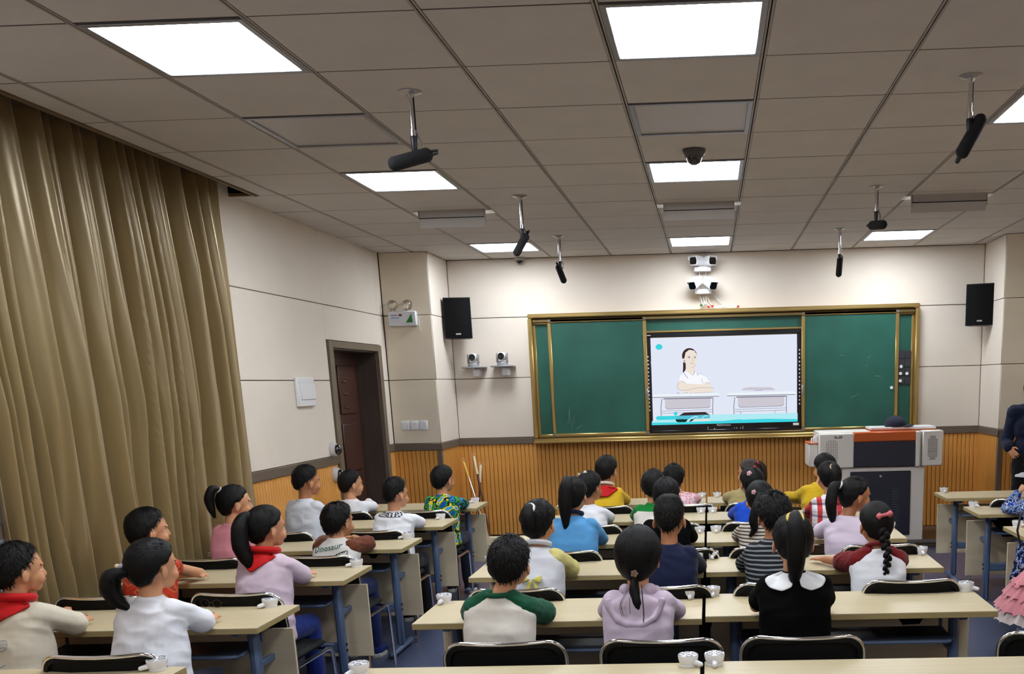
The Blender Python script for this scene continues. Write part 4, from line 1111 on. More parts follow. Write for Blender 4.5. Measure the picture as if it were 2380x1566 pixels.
eyew = mat('eye_white', (228, 226, 222), 0.3); eyeb = mat('eye_dark', (24, 16, 14), 0.15); lipm = mat('lips', (168, 92, 84), 0.5)
def cloth(name, rgb, **k):
    return mat(name, rgb, k.pop('rough', 0.85), spec=0.2, var=k.pop('var', 0.04), vscale=7, bump=0.12, bscale=k.pop('bscale', 420), sheen=0.1, **k)
def pattern(name, build):
    """cloth whose print is built from object coordinates by build(nodes, links, coords) -> colour socket"""
    if name in MATS: return MATS[name]
    M = bpy.data.materials.new(name); M.use_nodes = True; nt = M.node_tree
    b = nt.nodes['Principled BSDF']; b.inputs['Roughness'].default_value = 0.85; b.inputs['Specular IOR Level'].default_value = 0.2
    tc = nt.nodes.new('ShaderNodeTexCoord')
    nt.links.new(build(nt, tc.outputs['Object']), b.inputs['Base Color'])
    MATS[name] = M; return M
def ramp(nt, fac, stops):
    r = nt.nodes.new('ShaderNodeValToRGB'); r.color_ramp.interpolation = 'CONSTANT'
    el = r.color_ramp.elements
    while len(el) < len(stops): el.new(0.5)
    for e_, (p, c) in zip(el, stops): e_.position = p; e_.color = lin(c)
    nt.links.new(fac, r.inputs['Fac']); return r.outputs['Color']
def axis(nt, co, ax, mul=1.0, add=0.0, wob=0.0):
    s = nt.nodes.new('ShaderNodeSeparateXYZ'); nt.links.new(co, s.inputs[0])
    m_ = nt.nodes.new('ShaderNodeMath'); m_.operation = 'MULTIPLY_ADD'; m_.inputs[1].default_value = mul; m_.inputs[2].default_value = add
    nt.links.new(s.outputs[ax], m_.inputs[0])
    if wob:
        n_ = nt.nodes.new('ShaderNodeTexNoise'); n_.inputs['Scale'].default_value = 5; nt.links.new(co, n_.inputs['Vector'])
        k = nt.nodes.new('ShaderNodeMath'); k.operation = 'MULTIPLY_ADD'; k.inputs[1].default_value = wob
        nt.links.new(n_.outputs['Fac'], k.inputs[0]); nt.links.new(m_.outputs[0], k.inputs[2]); return k.outputs[0]
    return m_.outputs[0]
def fract(nt, s):
    f_ = nt.nodes.new('ShaderNodeMath'); f_.operation = 'FRACT'; nt.links.new(s, f_.inputs[0]); return f_.outputs[0]
def stripes(name, c1, c2, pitch, duty):
    return pattern(name, lambda nt, co: ramp(nt, fract(nt, axis(nt, co, 'Z', 1 / pitch, 0, 0.8)), [(0, c1), (duty, c2)]))
def twotone(name, z, top, bot):
    return pattern(name, lambda nt, co: ramp(nt, axis(nt, co, 'Z', 1, 0, 0.01), [(0, bot), (z, top)]))
def camo(name, cols, sc):
    def f(nt, co):
        n_ = nt.nodes.new('ShaderNodeTexNoise'); n_.inputs['Scale'].default_value = sc; n_.inputs['Detail'].default_value = 1.5; nt.links.new(co, n_.inputs['Vector'])
        k = len(cols); return ramp(nt, n_.outputs['Fac'], [(0.0 if i == 0 else 0.34 + 0.32 * i / k, c) for i, c in enumerate(cols)])
    return pattern(name, f)
def plaid(name):
    def f(nt, co):
        a = ramp(nt, fract(nt, axis(nt, co, 'X', 14, 0.3, 0.3)), [(0, (206, 70, 72)), (0.5, (232, 228, 230))])
        b = ramp(nt, fract(nt, axis(nt, co, 'Z', 12, 0.1, 0.3)), [(0, (214, 206, 210)), (0.3, (255, 255, 255)), (0.82, (150, 150, 160))])
        x = nt.nodes.new('ShaderNodeMix'); x.data_type = 'RGBA'; x.blend_type = 'MULTIPLY'; x.inputs['Factor'].default_value = 1
        nt.links.new(a, x.inputs[6]); nt.links.new(b, x.inputs[7]); return x.outputs[2]
    return pattern(name, f)
def checks(name, c1, c2, p):
    def f(nt, co):
        k = nt.nodes.new('ShaderNodeTexChecker'); k.inputs['Scale'].default_value = 1 / p; k.inputs['Color1'].default_value = lin(c1); k.inputs['Color2'].default_value = lin(c2)
        nt.links.new(co, k.inputs['Vector']); return k.outputs['Color']
    return pattern(name, f)

def smoothstep(a, b, x):
    t = min(max((x - a) / (b - a), 0), 1); return t * t * (3 - 2 * t)
HAIRLINE = {'crop': [(0, 36), (40, 30), (62, 16), (80, 2), (98, -4), (115, -16), (135, -36), (180, -50)],
            'boy': [(0, 36), (40, 30), (62, 16), (80, -4), (92, -8), (108, -32), (135, -54), (180, -60)],
            'girl': [(0, 30), (40, 24), (62, 8), (80, -8), (95, -10), (110, -34), (135, -58), (180, -63)],
            'bob': [(0, 22), (40, 16), (62, -4), (80, -16), (95, -22), (110, -56), (135, -70), (180, -74)]}
def hairline(style, az):
    L_ = HAIRLINE[style]
    for (a0, e0), (a1, e1) in zip(L_, L_[1:]):
        if az <= a1:
            t = (az - a0) / (a1 - a0); return e0 + (e1 - e0) * (t * t * (3 - 2 * t))
    return L_[-1][1]
CR = (0.0765, 0.096, 0.090)       # cranium half-axes: side, front-back, up
def make_hair(H, R, style, t0, seed, fade=0.0, flat=0.0, messy=1.0, root=None, blades=900):
    rg = random.Random(seed)
    c = H + R @ Vector((0, -0.006, 0.016))
    def surf(az, el, t):
        d = Vector((math.sin(az) * math.cos(el), math.cos(az) * math.cos(el), math.sin(el)))
        k = 1 / math.sqrt((d.x / CR[0]) ** 2 + (d.y / CR[1]) ** 2 + (d.z / (CR[2] if d.z > 0 else 0.118)) ** 2)
        return d * (k + t)
    def thick(az, el):
        aa = abs(math.degrees(az)); e_ = math.degrees(el); h = hairline(style, aa)
        t = t0 * smoothstep(-1, 16, e_ - h)
        if fade: t *= (1 - fade) + fade * smoothstep(5, 40, e_)
        if flat: t += flat * smoothstep(35, 70, e_) * (1 - 0.6 * smoothstep(75, 90, e_))
        return t
    b = MB(); NA, NE = 72, 26; vs = []; fs = []
    for j in range(NE + 1):
        for i in range(NA):
            az = -PI + 2 * PI * i / NA
            h = math.radians(hairline(style, abs(math.degrees(az))) + 3.0 * noise.noise((math.cos(az) * 3 + seed, math.sin(az) * 3, 0)) + 3.0 * noise.noise((math.cos(az) * 14 + seed, math.sin(az) * 14, 0)))
            f = j / NE; el = h + (PI / 2 - h) * (f ** 0.9)
            t = thick(az, el) if j else -0.008
            q = surf(az, el, t)
            t += (0.0028 * noise.noise((az * 11 + seed, el * 1.6 + 0.4 * az, 1.7)) + 0.0016 * noise.noise((az * 27 + seed, el * 2.2, 5.7))) * messy * (j > 1) * min(1, t / 0.008) + 0.0035 * messy * noise.noise((q.x * 34 + seed, q.y * 34, q.z * 34)) * (j > 1)
            vs.append(c + R @ surf(az, el, t))
    for j in range(NE):
        for i in range(NA):
            k = (i + 1) % NA; fs.append((j * NA + i, j * NA + k, (j + 1) * NA + k, (j + 1) * NA + i))
    vs.append(c + R @ surf(0, PI / 2, thick(0, PI / 2))); fs += [(NE * NA + i, NE * NA + (i + 1) % NA, len(vs) - 1) for i in range(NA)]
    b.add(vs, fs)
    for _ in range(blades):
        az = rg.uniform(-PI, PI); h = math.radians(hairline(style, abs(math.degrees(az))))
        el = h + (PI / 2 - h) * rg.random() ** 0.75
        t = thick(az, el); p0 = surf(az, el, t - 0.003)
        if root is None:
            lo = el - rg.uniform(0.12, 0.34); dz = rg.uniform(-0.12, 0.12) * messy
            p1 = surf(az + dz * 0.5, (el + lo) / 2, t + 0.003 * messy); p2 = surf(az + dz, lo, max(t * 0.5, thick(az, max(lo, h))) + rg.uniform(0.0, 0.009) * messy)
        else:
            rt = root; p2 = p0.lerp(rt, 0.45); k = 1 / math.sqrt((p2.x / CR[0]) ** 2 + (p2.y / CR[1]) ** 2 + (p2.z / CR[2]) ** 2); p2 = p2 * k + p2.normalized() * (t + 0.001)
            p1 = p0.lerp(p2, 0.5); p1 = p1 * (1 / math.sqrt((p1.x / CR[0]) ** 2 + (p1.y / CR[1]) ** 2 + (p1.z / CR[2]) ** 2)) + p1.normalized() * (t + 0.0015)
        s = (p2 - p0).cross(p0).normalized() * rg.uniform(0.0012, 0.003)
        b.add([c + R @ (p0 - s), c + R @ (p0 + s), c + R @ (p1 + s * 0.8), c + R @ (p1 - s * 0.8), c + R @ p2], [(0, 1, 2, 3), (3, 2, 4)])
    return b, c, surf, thick
def make_tail(b, pts, radii, seed, n=12, wisps=60):
    """a tail of hair along a smooth path"""
    rg = random.Random(seed)
    P = [Vector(p) for p in pts]; Q = []; R_ = []
    def cr(a, b_, c, d, t): return 0.5 * ((2 * b_) + (c - a) * t + (2 * a - 5 * b_ + 4 * c - d) * t * t + (3 * b_ - a - 3 * c + d) * t ** 3)
    m_ = len(P)
    for i in range(m_ - 1):
        a, b_, c, d = P[max(i - 1, 0)], P[i], P[i + 1], P[min(i + 2, m_ - 1)]
        for k in range(6):
            t = k / 6; Q.append(cr(a, b_, c, d, t)); R_.append(radii[i] + (radii[i + 1] - radii[i]) * t)
    Q.append(P[-1]); R_.append(radii[-1])
    o = len(b.v); b.tube(Q, R_, n)
    ctr = {}
    for i in range(len(Q)):
        for k in range(n):
            v = Vector(b.v[o + i * n + k]); a = 2 * PI * k / n
            w_ = 1 + 0.16 * noise.noise((math.cos(a) * 2.2 + seed, math.sin(a) * 2.2, i * 0.13)) + 0.10 * noise.noise((math.cos(a) * 5 + seed, math.sin(a) * 5, i * 0.1))
            b.v[o + i * n + k] = tuple(Q[i] + (v - Q[i]) * w_)
    for _ in range(wisps):
        i0 = rg.randrange(0, len(Q) - 4); i1 = min(len(Q) - 1, i0 + rg.randrange(4, 12)); a = rg.uniform(0, 2 * PI)
        d = Vector((math.cos(a), math.sin(a), 0)); 
        p0 = Q[i0] + d * R_[i0] * 0.97; p1 = Q[(i0 + i1) // 2] + d * (R_[(i0 + i1) // 2] * 1.07); p2 = Q[i1] + d * (R_[i1] * 1.1 + 0.003) + Vector((0, 0, -0.012 if i1 == len(Q) - 1 else 0))
        s = (p2 - p0).cross(d).normalized() * 0.0018
        b.add([p0 - s, p0 + s, p1 + s, p1 - s, p2], [(0, 1, 2, 3), (3, 2, 4)])
    return Q
def hand(b, w, d, across, curl=Vector((0, 0, -1)), s=1.0, side=1):
    """palm, four unequal bent fingers and a thumb leaving the side of the palm"""
    d = d.normalized(); across = (across - d * across.dot(d)).normalized(); n_ = d.cross(across)
    R = Matrix((d, across, n_)).transposed()
    b.ell(w + d * 0.036 * s, (0.042 * s, 0.031 * s, 0.0125 * s), R, 14, 8)
    for k, (off, L_) in enumerate(((-0.0245, 0.036), (-0.0083, 0.048), (0.0083, 0.052), (0.0245, 0.044))):
        p0 = w + d * 0.066 * s + across * off * s; p1 = p0 + d * L_ * 0.5 * s + across * off * 0.12 * s + curl * 0.004 * s; p2 = p1 + (d * 0.8 + curl * 0.55).normalized() * L_ * 0.5 * s
        b.cap(p0 - d * 0.012 * s, p1, 0.0072 * s, 0.0066 * s, 8); b.cap(p1, p2, 0.0066 * s, 0.0054 * s, 8)
    t0 = w + d * 0.018 * s + across * 0.024 * side * s; t1 = t0 + (d * 0.6 + across * side * 0.8).normalized() * 0.028 * s; t2 = t1 + (d * 0.95 + across * side * 0.15).normalized() * 0.024 * s
    b.cap(t0, t1, 0.0105 * s, 0.0085 * s, 8); b.cap(t1, t2, 0.0085 * s, 0.0068 * s, 8)
def rotz(a): return Matrix.Rotation(a, 3, 'Z')
def head_shapes(b, H, R, s=1.0):
    f = lambda x, y, z: H + R @ Vector((x * s, y * s, z * s))
    E_ = lambda x, y, z, r, Q=None: b.ell(f(x, y, z), tuple(q * s for q in r), R @ Q if Q else R, 20, 14)
    E_(0, -0.006, 0.016, CR); E_(0, 0.036, -0.034, (0.058, 0.056, 0.070)); E_(0, 0.052, -0.082, (0.032, 0.030, 0.026)); E_(0, 0.03, -0.062, (0.05, 0.05, 0.042))
    for q in (-1, 1):
        E_(q * 0.034, 0.062, -0.048, (0.024, 0.024, 0.026))
        Q = rotz(q * 0.38) @ Matrix.Rotation(-0.15, 3, 'X')
        E_(q * 0.0815, -0.006, -0.026, (0.0075, 0.0185, 0.029), Q); E_(q * 0.077, 0.002, -0.026, (0.009, 0.012, 0.02), Q)
    b.cap(f(0, 0.084, 0.0), f(0, 0.097, -0.036), 0.0085 * s, 0.0115 * s, 10)
    for q in (-1, 1): E_(q * 0.009, 0.090, -0.040, (0.007, 0.009, 0.006))
    E_(0, 0.086, -0.062, (0.018, 0.010, 0.0085)); E_(0, 0.082, 0.012, (0.045, 0.012, 0.008))
def face_parts(H, R, body, org, s=1.0):
    f = lambda x, y, z: H + R @ Vector((x * s, y * s, z * s))
    for q in (-1, 1):
        e_ = MB().ell(f(q * 0.031, 0.0712, -0.012), (0.0115 * s, 0.0062 * s, 0.0052 * s), R, 12, 8).obj('eye', eyew, body, org)
        MB().ell(f(q * 0.031, 0.0742, -0.012), (0.0062 * s, 0.0042 * s, 0.0056 * s), R, 10, 6).obj('iris', eyeb, e_, org)
        MB().tube([f(q * 0.016, 0.0865, 0.010), f(q * 0.031, 0.0825, 0.014), f(q * 0.046, 0.071, 0.010)], 0.0028 * s, 6).obj('eyebrow', hairm, body, org)
    MB().tube([f(-0.017, 0.091, -0.061), f(0, 0.0965, -0.060), f(0.017, 0.091, -0.061)], [0.002 * s, 0.005 * s, 0.002 * s], 8).obj('lips', lipm, body, org)
def drape(poly, bvh, face, org, name, M, parent, off=0.006, step=0.009, thick=0.004, wav=0.0):
    """a piece of cloth laid on the back: poly in (side, height) about face's frame, dropped on the shirt along the facing direction"""
    side, fw = face
    pts = []
    for (x0, z0), (x1, z1) in zip(poly, poly[1:] + poly[:1]):
        k = max(2, int(math.hypot(x1 - x0, z1 - z0) / step))
        pts += [(x0 + (x1 - x0) * t / k, z0 + (z1 - z0) * t / k) for t in range(k)]
    for _ in range(2):                      # soften the corners of the outline
        pts = [((a[0] + 2 * b_[0] + c_[0]) / 4, (a[1] + 2 * b_[1] + c_[1]) / 4) for a, b_, c_ in zip(pts[-1:] + pts[:-1], pts, pts[1:] + pts[:1])]
    cx_ = sum(p[0] for p in pts) / len(pts); cz_ = sum(p[1] for p in pts) / len(pts)
    m_ = len(pts); K = max(3, int(max(math.hypot(x - cx_, z - cz_) for x, z in pts) / step)); vs = []; fs = []
    def drop(x, z):
        o = Vector(org[0]) + side * x + Vector((0, 0, z)) - fw * 0.6
        h = bvh.ray_cast(o, fw, 1.2)
        p = h[0] if h[0] is not None else (vs[-1] + fw * 0.01 if vs else o + fw * 0.5)
        return p - fw * (off + wav * noise.noise((x * 22, z * 22, 4.2)))
    vs.append(drop(cx_, cz_))
    for k in range(1, K + 1):
        for x, z in pts: vs.append(drop(cx_ + (x - cx_) * k / K, cz_ + (z - cz_) * k / K))
    for i in range(m_):
        j = (i + 1) % m_; fs.append((0, 1 + i, 1 + j))
        for k in range(K - 1): fs.append((1 + k * m_ + i, 1 + (k + 1) * m_ + i, 1 + (k + 1) * m_ + j, 1 + k * m_ + j))
    if not fs: return None
    ob = MB().add(vs, fs).obj(name, M, parent, org[1], recalc=False, angle=180)
    s_ = ob.modifiers.new('thickness', 'SOLIDIFY'); s_.thickness = thick; s_.offset = 0
    sb = ob.modifiers.new('soft', 'SMOOTH'); sb.iterations = 2
    return ob
def letters_on(body_txt, size, x, z, bvh, face, org, name, M, parent, ang=0.0):
    vs, fs = text_mesh(body_txt, size)
    side, fw = face; q = []
    # split long edges so that the letters follow the cloth
    for a, b_, _ in vs:
        ca, sa = math.cos(ang), math.sin(ang); aa, bb_ = a * ca - b_ * sa, a * sa + b_ * ca
        o = Vector(org[0]) + side * (x + aa) + Vector((0, 0, z + bb_)) - fw * 0.6
        h = bvh.ray_cast(o, fw, 1.2); q.append(h[0] - fw * 0.004 if h[0] is not None else o + fw * 0.5)
    return MB().add(q, fs).obj(name, M, parent, org[1], smooth=False, recalc=False)
SCREEN = Vector((0.15, 11.0, 1.8))
def kid(label, ye, u, v, yaw=None, dyaw=0, pitch=0, roll=0, hair='boy', t0=0.013, shirt=None, sleeve=None, long=False, trousers=(40, 44, 60), shoes=(30, 32, 40), tail=None, near=False,
        W_=0.285, skin_=skin, fade=0, flat=0, messy=1.0, hcol=None, lean=0.0, hs=1.0, dy=-0.10, elbow=0.02, ears=True, extra=None, arms='fold', ties=(), belly=1.0, bodyyaw=None, collar=None, sleeve_len=0.62, raglan=False, nx=0.0, nz=0.0, wr=0.0045):
    H = on_y(u, v, ye + dy)
    if yaw is None:
        d = SCREEN - H; yaw = 0.85 * math.degrees(math.atan2(-d.x, d.y))
    yaw = math.radians(yaw + dyaw)
    by = yaw * 0.45 if bodyyaw is None else math.radians(bodyyaw)
    R = rotz(yaw) @ Matrix.Rotation(math.radians(pitch), 3, 'X') @ Matrix.Rotation(math.radians(roll), 3, 'Y')
    Rb = rotz(by); side = Rb @ Vector((1, 0, 0)); fw = Rb @ Vector((0, 1, 0)); Z = Vector((0, 0, 1))
    s = hs
    N = H + R @ Vector((0, -0.022, -0.085)) * s + Vector((nx, -0.018, -0.043 + nz)) * s   # base of the neck
    S = N + Z * (-0.038) - fw * 0.006
    hipy = ye - 0.235
    P = Vector((N.x - lean, hipy, 0.535))
    org = Vector((P.x, P.y, 0.0))
    wx = W_ / 2
    sh = {q: S + side * q * (wx - 0.044) + Z * (-0.024) for q in (-1, 1)}
    el = {}; wrist = {}; hd = {}
    for q in (-1, 1):
        a = arms[0 if q < 0 else 1] if isinstance(arms, (list, tuple)) else arms
        if a == 'fold':
            el[q] = Vector((S.x, ye, 0)) + side * q * (wx + elbow - 0.015) + fw * 0.012 + Z * (DH + 0.042)
            wrist[q] = Vector((S.x, ye, 0)) + side * (-q * 0.035) + fw * (0.150 + 0.03 * q) + Z * (DH + 0.036 + (0.018 if q > 0 else 0))
            hd[q] = (side * (-q) + fw * 0.15)
        elif a == 'out':       # forearm lying outwards on the desk
            el[q] = Vector((S.x, ye, 0)) + side * q * (wx + 0.035) + fw * 0.03 + Z * (DH + 0.04)
            wrist[q] = el[q] + side * q * 0.055 + fw * 0.13 - Z * 0.008; hd[q] = side * q * 0.5 + fw
        elif a == 'chin':
            el[q] = Vector((S.x, ye, 0)) + side * q * (wx + 0.05) + fw * 0.08 + Z * (DH + 0.04)
            wrist[q] = el[q].lerp(H + side * q * 0.10 + fw * 0.10 - Z * 0.06, 0.85); hd[q] = (H + side * q * 0.06 + fw * 0.05 - wrist[q])
        else:                  # explicit points
            el[q] = Vector(a[0]); wrist[q] = Vector(a[1]); hd[q] = Vector(a[2])
    vox = 0.0062 if near else 0.0085
    # ---- body
    b = MB(); head_shapes(b, H, R, s)
    b.cap(H + R @ Vector((0, -0.020, -0.055)) * s, N + Z * -0.03, 0.044 * s, 0.047 * s, 16)
    spine = N - P
    def torso(b_, g):
        w_ = wx + g * 0.9; d_ = 0.088 + g
        D = P - S; hem = P - Z * (0.045 if g > 0 else 0.02)
        def at(f): return S + D * f + Z * 0.0
        sec = []
        if g > 0: sec += [(N + Z * 0.004, 0.050, 0.050, 2.0)]
        sec += [(N - Z * 0.012, 0.058 + g * 0.3, 0.054 + g * 0.3, 2.0), (N - Z * 0.030, w_ * 0.62, 0.062 + g * 0.5, 2.2), (S - Z * 0.010, w_ * 0.84, 0.070 + g * 0.6, 2.4), (S - Z * 0.045, w_ * 0.95, d_ * 0.93, 2.6),
                (at(0.30), w_ * 0.93, d_ * 1.02, 2.5), (at(0.55), w_ * 0.92 * belly, d_ * 1.0 * belly, 2.4), (at(0.80), w_ * 0.95 * belly, d_ * 1.06 * belly, 2.4), (hem, w_ * 0.99 * belly, d_ * 1.12 * belly, 2.4)]
        if g <= 0: sec.append((P - Z * 0.07, w_ * 0.8, d_ * 0.9, 2.2))
        n_ = 30; vs = []; fs = []
        for c_, hw_, hd_, ex in sec:
            for k in range(n_):
                t_ = 2 * PI * k / n_; cs = math.cos(t_); sn = math.sin(t_)
                vs.append(c_ + side * (math.copysign(abs(cs) ** (2 / ex), cs) * hw_) + fw * (math.copysign(abs(sn) ** (2 / ex), sn) * hd_))
        for j in range(len(sec) - 1):
            for k in range(n_):
                fs.append((j * n_ + k, j * n_ + (k + 1) % n_, (j + 1) * n_ + (k + 1) % n_, (j + 1) * n_ + k))
        fs.append(tuple(range(n_))); fs.append(tuple((len(sec) - 1) * n_ + k for k in range(n_)))
        b_.add(vs, fs)
    torso(b, -0.010)
    for q in (-1, 1):
        b.cap(sh[q], el[q], 0.036, 0.029, 12); b.cap(el[q], wrist[q], 0.030, 0.021, 12)
        acr = fw if abs(hd[q].normalized().dot(fw)) < 0.8 else side * q
        hand(b, wrist[q], hd[q], acr if acr != fw else fw, Vector((0, 0, -1)), 0.92, 1)
        knee = Vector((P.x, ye, 0)) + side * q * 0.085 + fw * 0.11 + Z * 0.50
        ank = Vector((knee.x, knee.y + 0.01, 0.075))
        b.cap(P + side * q * 0.075 + Z * -0.01, knee, 0.066, 0.045, 12); b.cap(knee, ank, 0.045, 0.03, 12); b.cap(ank, ank + fw * 0.09 + Z * -0.035, 0.03, 0.024, 10)
    body = place(blob(b, vox, 4), 'person', skin_, None, org)
    body.location = org
    tag(body, label, 'person', 'seated pupils')
    face_parts(H, R, body, org, s)
    # ---- shirt, sleeves
    one = sleeve is None
    bs_ = MB(); torso(bs_, 0.014)
    if one:
        for q in (-1, 1):
            if long:
                bs_.cap(sh[q], el[q], 0.053, 0.044, 14); bs_.cap(el[q], wrist[q].lerp(el[q], 0.08), 0.044, 0.033, 14)
            else: bs_.cap(sh[q], sh[q].lerp(el[q], sleeve_len), 0.054, 0.054, 14)
    me = blob(bs_, vox * 1.05, 4); wrinkle(me, wr * 1.15, 10, u % 17)
    bvh = BVHTree.FromPolygons([x.co.copy() for x in me.vertices], [tuple(p.vertices) for p in me.polygons])
    sh_o = place(me, 'shirt', shirt, body, org)
    for q in () if one else (-1, 1):
        t = MB()
        if raglan: t.cap(N + side * q * 0.050 + Z * -0.022, sh[q] + Z * 0.002, 0.044, 0.055, 14)
        if long:
            t.cap(sh[q], el[q], 0.054, 0.044, 14); t.cap(el[q], wrist[q].lerp(el[q], 0.08), 0.044, 0.033, 14)
        else:
            t.cap(sh[q], sh[q].lerp(el[q], sleeve_len), 0.056, 0.056, 14)
        me = blob(t, vox, 3); wrinkle(me, wr * 1.1, 19, u % 13 + q)
        place(me, 'sleeve', (sleeve or shirt), body, org)
    if collar:
        c = MB(); ring = [N + Z * 0.016 + side * 0.058 * math.cos(a) + fw * (0.056 * math.sin(a) + 0.008) + Z * (-0.020 * math.sin(a)) for a in [2 * PI * k / 28 for k in range(28)]]
        c.tube(ring, collar[1], 8, closed=True); c.obj('collar', collar[0], body, org)
    # ---- trousers, shoes
    t = MB(); t.ell(P + Z * -0.005, (0.128, 0.115, 0.085), Rb)
    for q in (-1, 1):
        knee = Vector((P.x, ye, 0)) + side * q * 0.085 + fw * 0.11 + Z * 0.50; ank = Vector((knee.x, knee.y + 0.01, 0.10))
        t.cap(P + side * q * 0.075 + Z * -0.01, knee, 0.079, 0.058, 12); t.cap(knee, ank, 0.058, 0.046, 12)
    tm = cloth('trousers_%d_%d_%d' % trousers, trousers)
    me = blob(t, 0.012, 4); wrinkle(me, 0.004, 12, u % 11); place(me, 'trousers', tm, body, org)
    smt = mat('shoe_%d_%d_%d' % shoes, shoes, 0.6); sole = mat('shoe_sole', (206, 204, 198), 0.6)
    for q in (-1, 1):
        a = Vector((P.x, ye, 0)) + side * q * 0.085 + fw * 0.12
        m_ = MB(); m_.cap(a + Z * 0.045, a + fw * 0.10 + Z * 0.036, 0.042, 0.034, 12); m_.cap(a + Z * 0.08, a + Z * 0.05, 0.04, 0.042, 12)
        so = place(blob(m_, 0.011, 2), 'shoe', smt, body, org)
        MB().tube([a - fw * 0.042 + Z * 0.01, a - fw * 0.02 + Z * 0.01, a + fw * 0.07 + Z * 0.01, a + fw * 0.135 + Z * 0.01], [0.012, 0.0395, 0.04, 0.012], 10).obj('sole', sole, so, org)
    # ---- hair
    hm = hcol or hairm
    root = None
    if tail and tail.get('base'):
        az, e_ = [math.radians(q) for q in tail['base']]
        dd = Vector((math.sin(az) * math.cos(e_), math.cos(az) * math.cos(e_), math.sin(e_)))
        root = dd * (1 / math.sqrt((dd.x / CR[0]) ** 2 + (dd.y / CR[1]) ** 2 + (dd.z / CR[2]) ** 2)) if not tail.get('loose') else None
    hb, hc, surf, thick = make_hair(H, R * s, hair, t0, u % 23, fade, flat, messy, root, 900 if near else 420)
    ho = hb.obj('hair', hm, body, org, angle=180, recalc=False)
    if tail:
        az, e_ = [math.radians(q) for q in tail['base']]
        p0 = hc + R @ surf(az, e_, t0 * 0.6) * s; out = (R @ surf(az, e_, 0)).normalized()
        pts = [p0 - out * 0.012, p0 + out * 0.016]
        for dx, dy_, dz in tail['path']: pts.append(p0 + side * dx + fw * dy_ + Z * dz)
        n_ = len(pts); rr = tail.get('r', 0.026)
        prof = [rr * 0.75, rr * 0.62] + [rr * (1.0 + 0.18 * math.sin(PI * min(1, k / (n_ - 3)))) * (1 - 0.78 * (k / max(1, n_ - 3)) ** 2.2) for k in range(n_ - 2)]
        tb = MB()
        if tail.get('braid'):
            Q = [Vector(x) for x in pts[1:]]; L_ = 13
            for k in range(L_):
                f_ = k / (L_ - 1) * (len(Q) - 1); i0 = min(int(f_), len(Q) - 2); c_ = Q[i0].lerp(Q[i0 + 1], f_ - i0); r_ = rr * (1 - 0.45 * k / L_)
                sgn = 1 if k % 2 else -1
                tb.ell(c_ + side * sgn * r_ * 0.42, (r_ * 0.8, r_ * 0.72, r_ * 1.15), Matrix.Rotation(sgn * -0.6, 3, 'Y'), 12, 8)
            end = Q[-1]; make_tail(tb, [end, end + Z * -0.02, end + Z * -0.05 + side * 0.008], [rr * 0.35, rr * 0.5, rr * 0.12], u % 19, 10, 30)
        else:
            make_tail(tb, pts, prof, u % 19, 14, 120 if near else 60)
        to = tb.obj('ponytail', hm, body, org, angle=180, recalc=False)
        for f_, col, r_ in tail.get('ties', ()):
            k = f_ * (n_ - 1); i0 = min(int(k), n_ - 2); c_ = Vector(pts[i0]).lerp(Vector(pts[i0 + 1]), k - i0); d_ = (Vector(pts[i0 + 1]) - Vector(pts[i0])).normalized()
            a_ = d_.orthogonal().normalized(); bb_ = d_.cross(a_)
            MB().tube([c_ + (a_ * math.cos(q) + bb_ * math.sin(q)) * r_ for q in [2 * PI * w_ / 16 for w_ in range(16)]], r_ * 0.3, 8, closed=True).obj('hair_tie', mat('tie_%d_%d_%d' % col, col, 0.6), to, org)
    ctx = dict(H=H, R=R, S=S, N=N, P=P, org=org, side=side, fw=fw, bvh=bvh, body=body, hc=hc, surf=surf, t0=t0, s=s, hair=ho, Z=Z, el=el, wrist=wrist, sh=sh)
    if extra: extra(ctx)
    return ctx
def on_head(c, az, el, lift=0.004):
    return c['hc'] + c['R'] @ c['surf'](math.radians(az), math.radians(el), c['t0'] + lift) * c['s']
def clip(c, az, el, rgb, k=0.012, name='hair_clip'):
    p = on_head(c, az, el); M = mat('clip_%d_%d_%d' % rgb, rgb, 0.4); b = MB()
    for q in range(5):
        a = 2 * PI * q / 5; b.ell(p + c['side'] * k * 0.75 * math.cos(a) + c['Z'] * k * 0.75 * math.sin(a), (k * 0.55, k * 0.4, k * 0.55), None, 10, 6)
    b.ell(p - c['fw'] * 0.004, (k * 0.4,) * 3, None, 8, 6); b.obj(name, M, c['body'], c['org'])
def bow(c, az, el, rgb, w=0.032):
    p = on_head(c, az, el, 0.008); M = mat('bow_%d_%d_%d' % rgb, rgb, 0.5); b = MB(); sd = (c['R'] @ Vector((1, 0, 0.18))).normalized()
    for q in (-1, 1):
        b.cap(p, p + sd * q * w, 0.006, 0.015, 12); b.ell(p + sd * q * w * 0.95, (0.011, 0.007, 0.019), c['R'], 10, 8)
    b.ell(p, (0.009, 0.009, 0.011), c['R'], 10, 8); b.obj('hair_bow', M, c['body'], c['org'])
red = cloth('red_scarf', (196, 18, 22), rough=0.6)
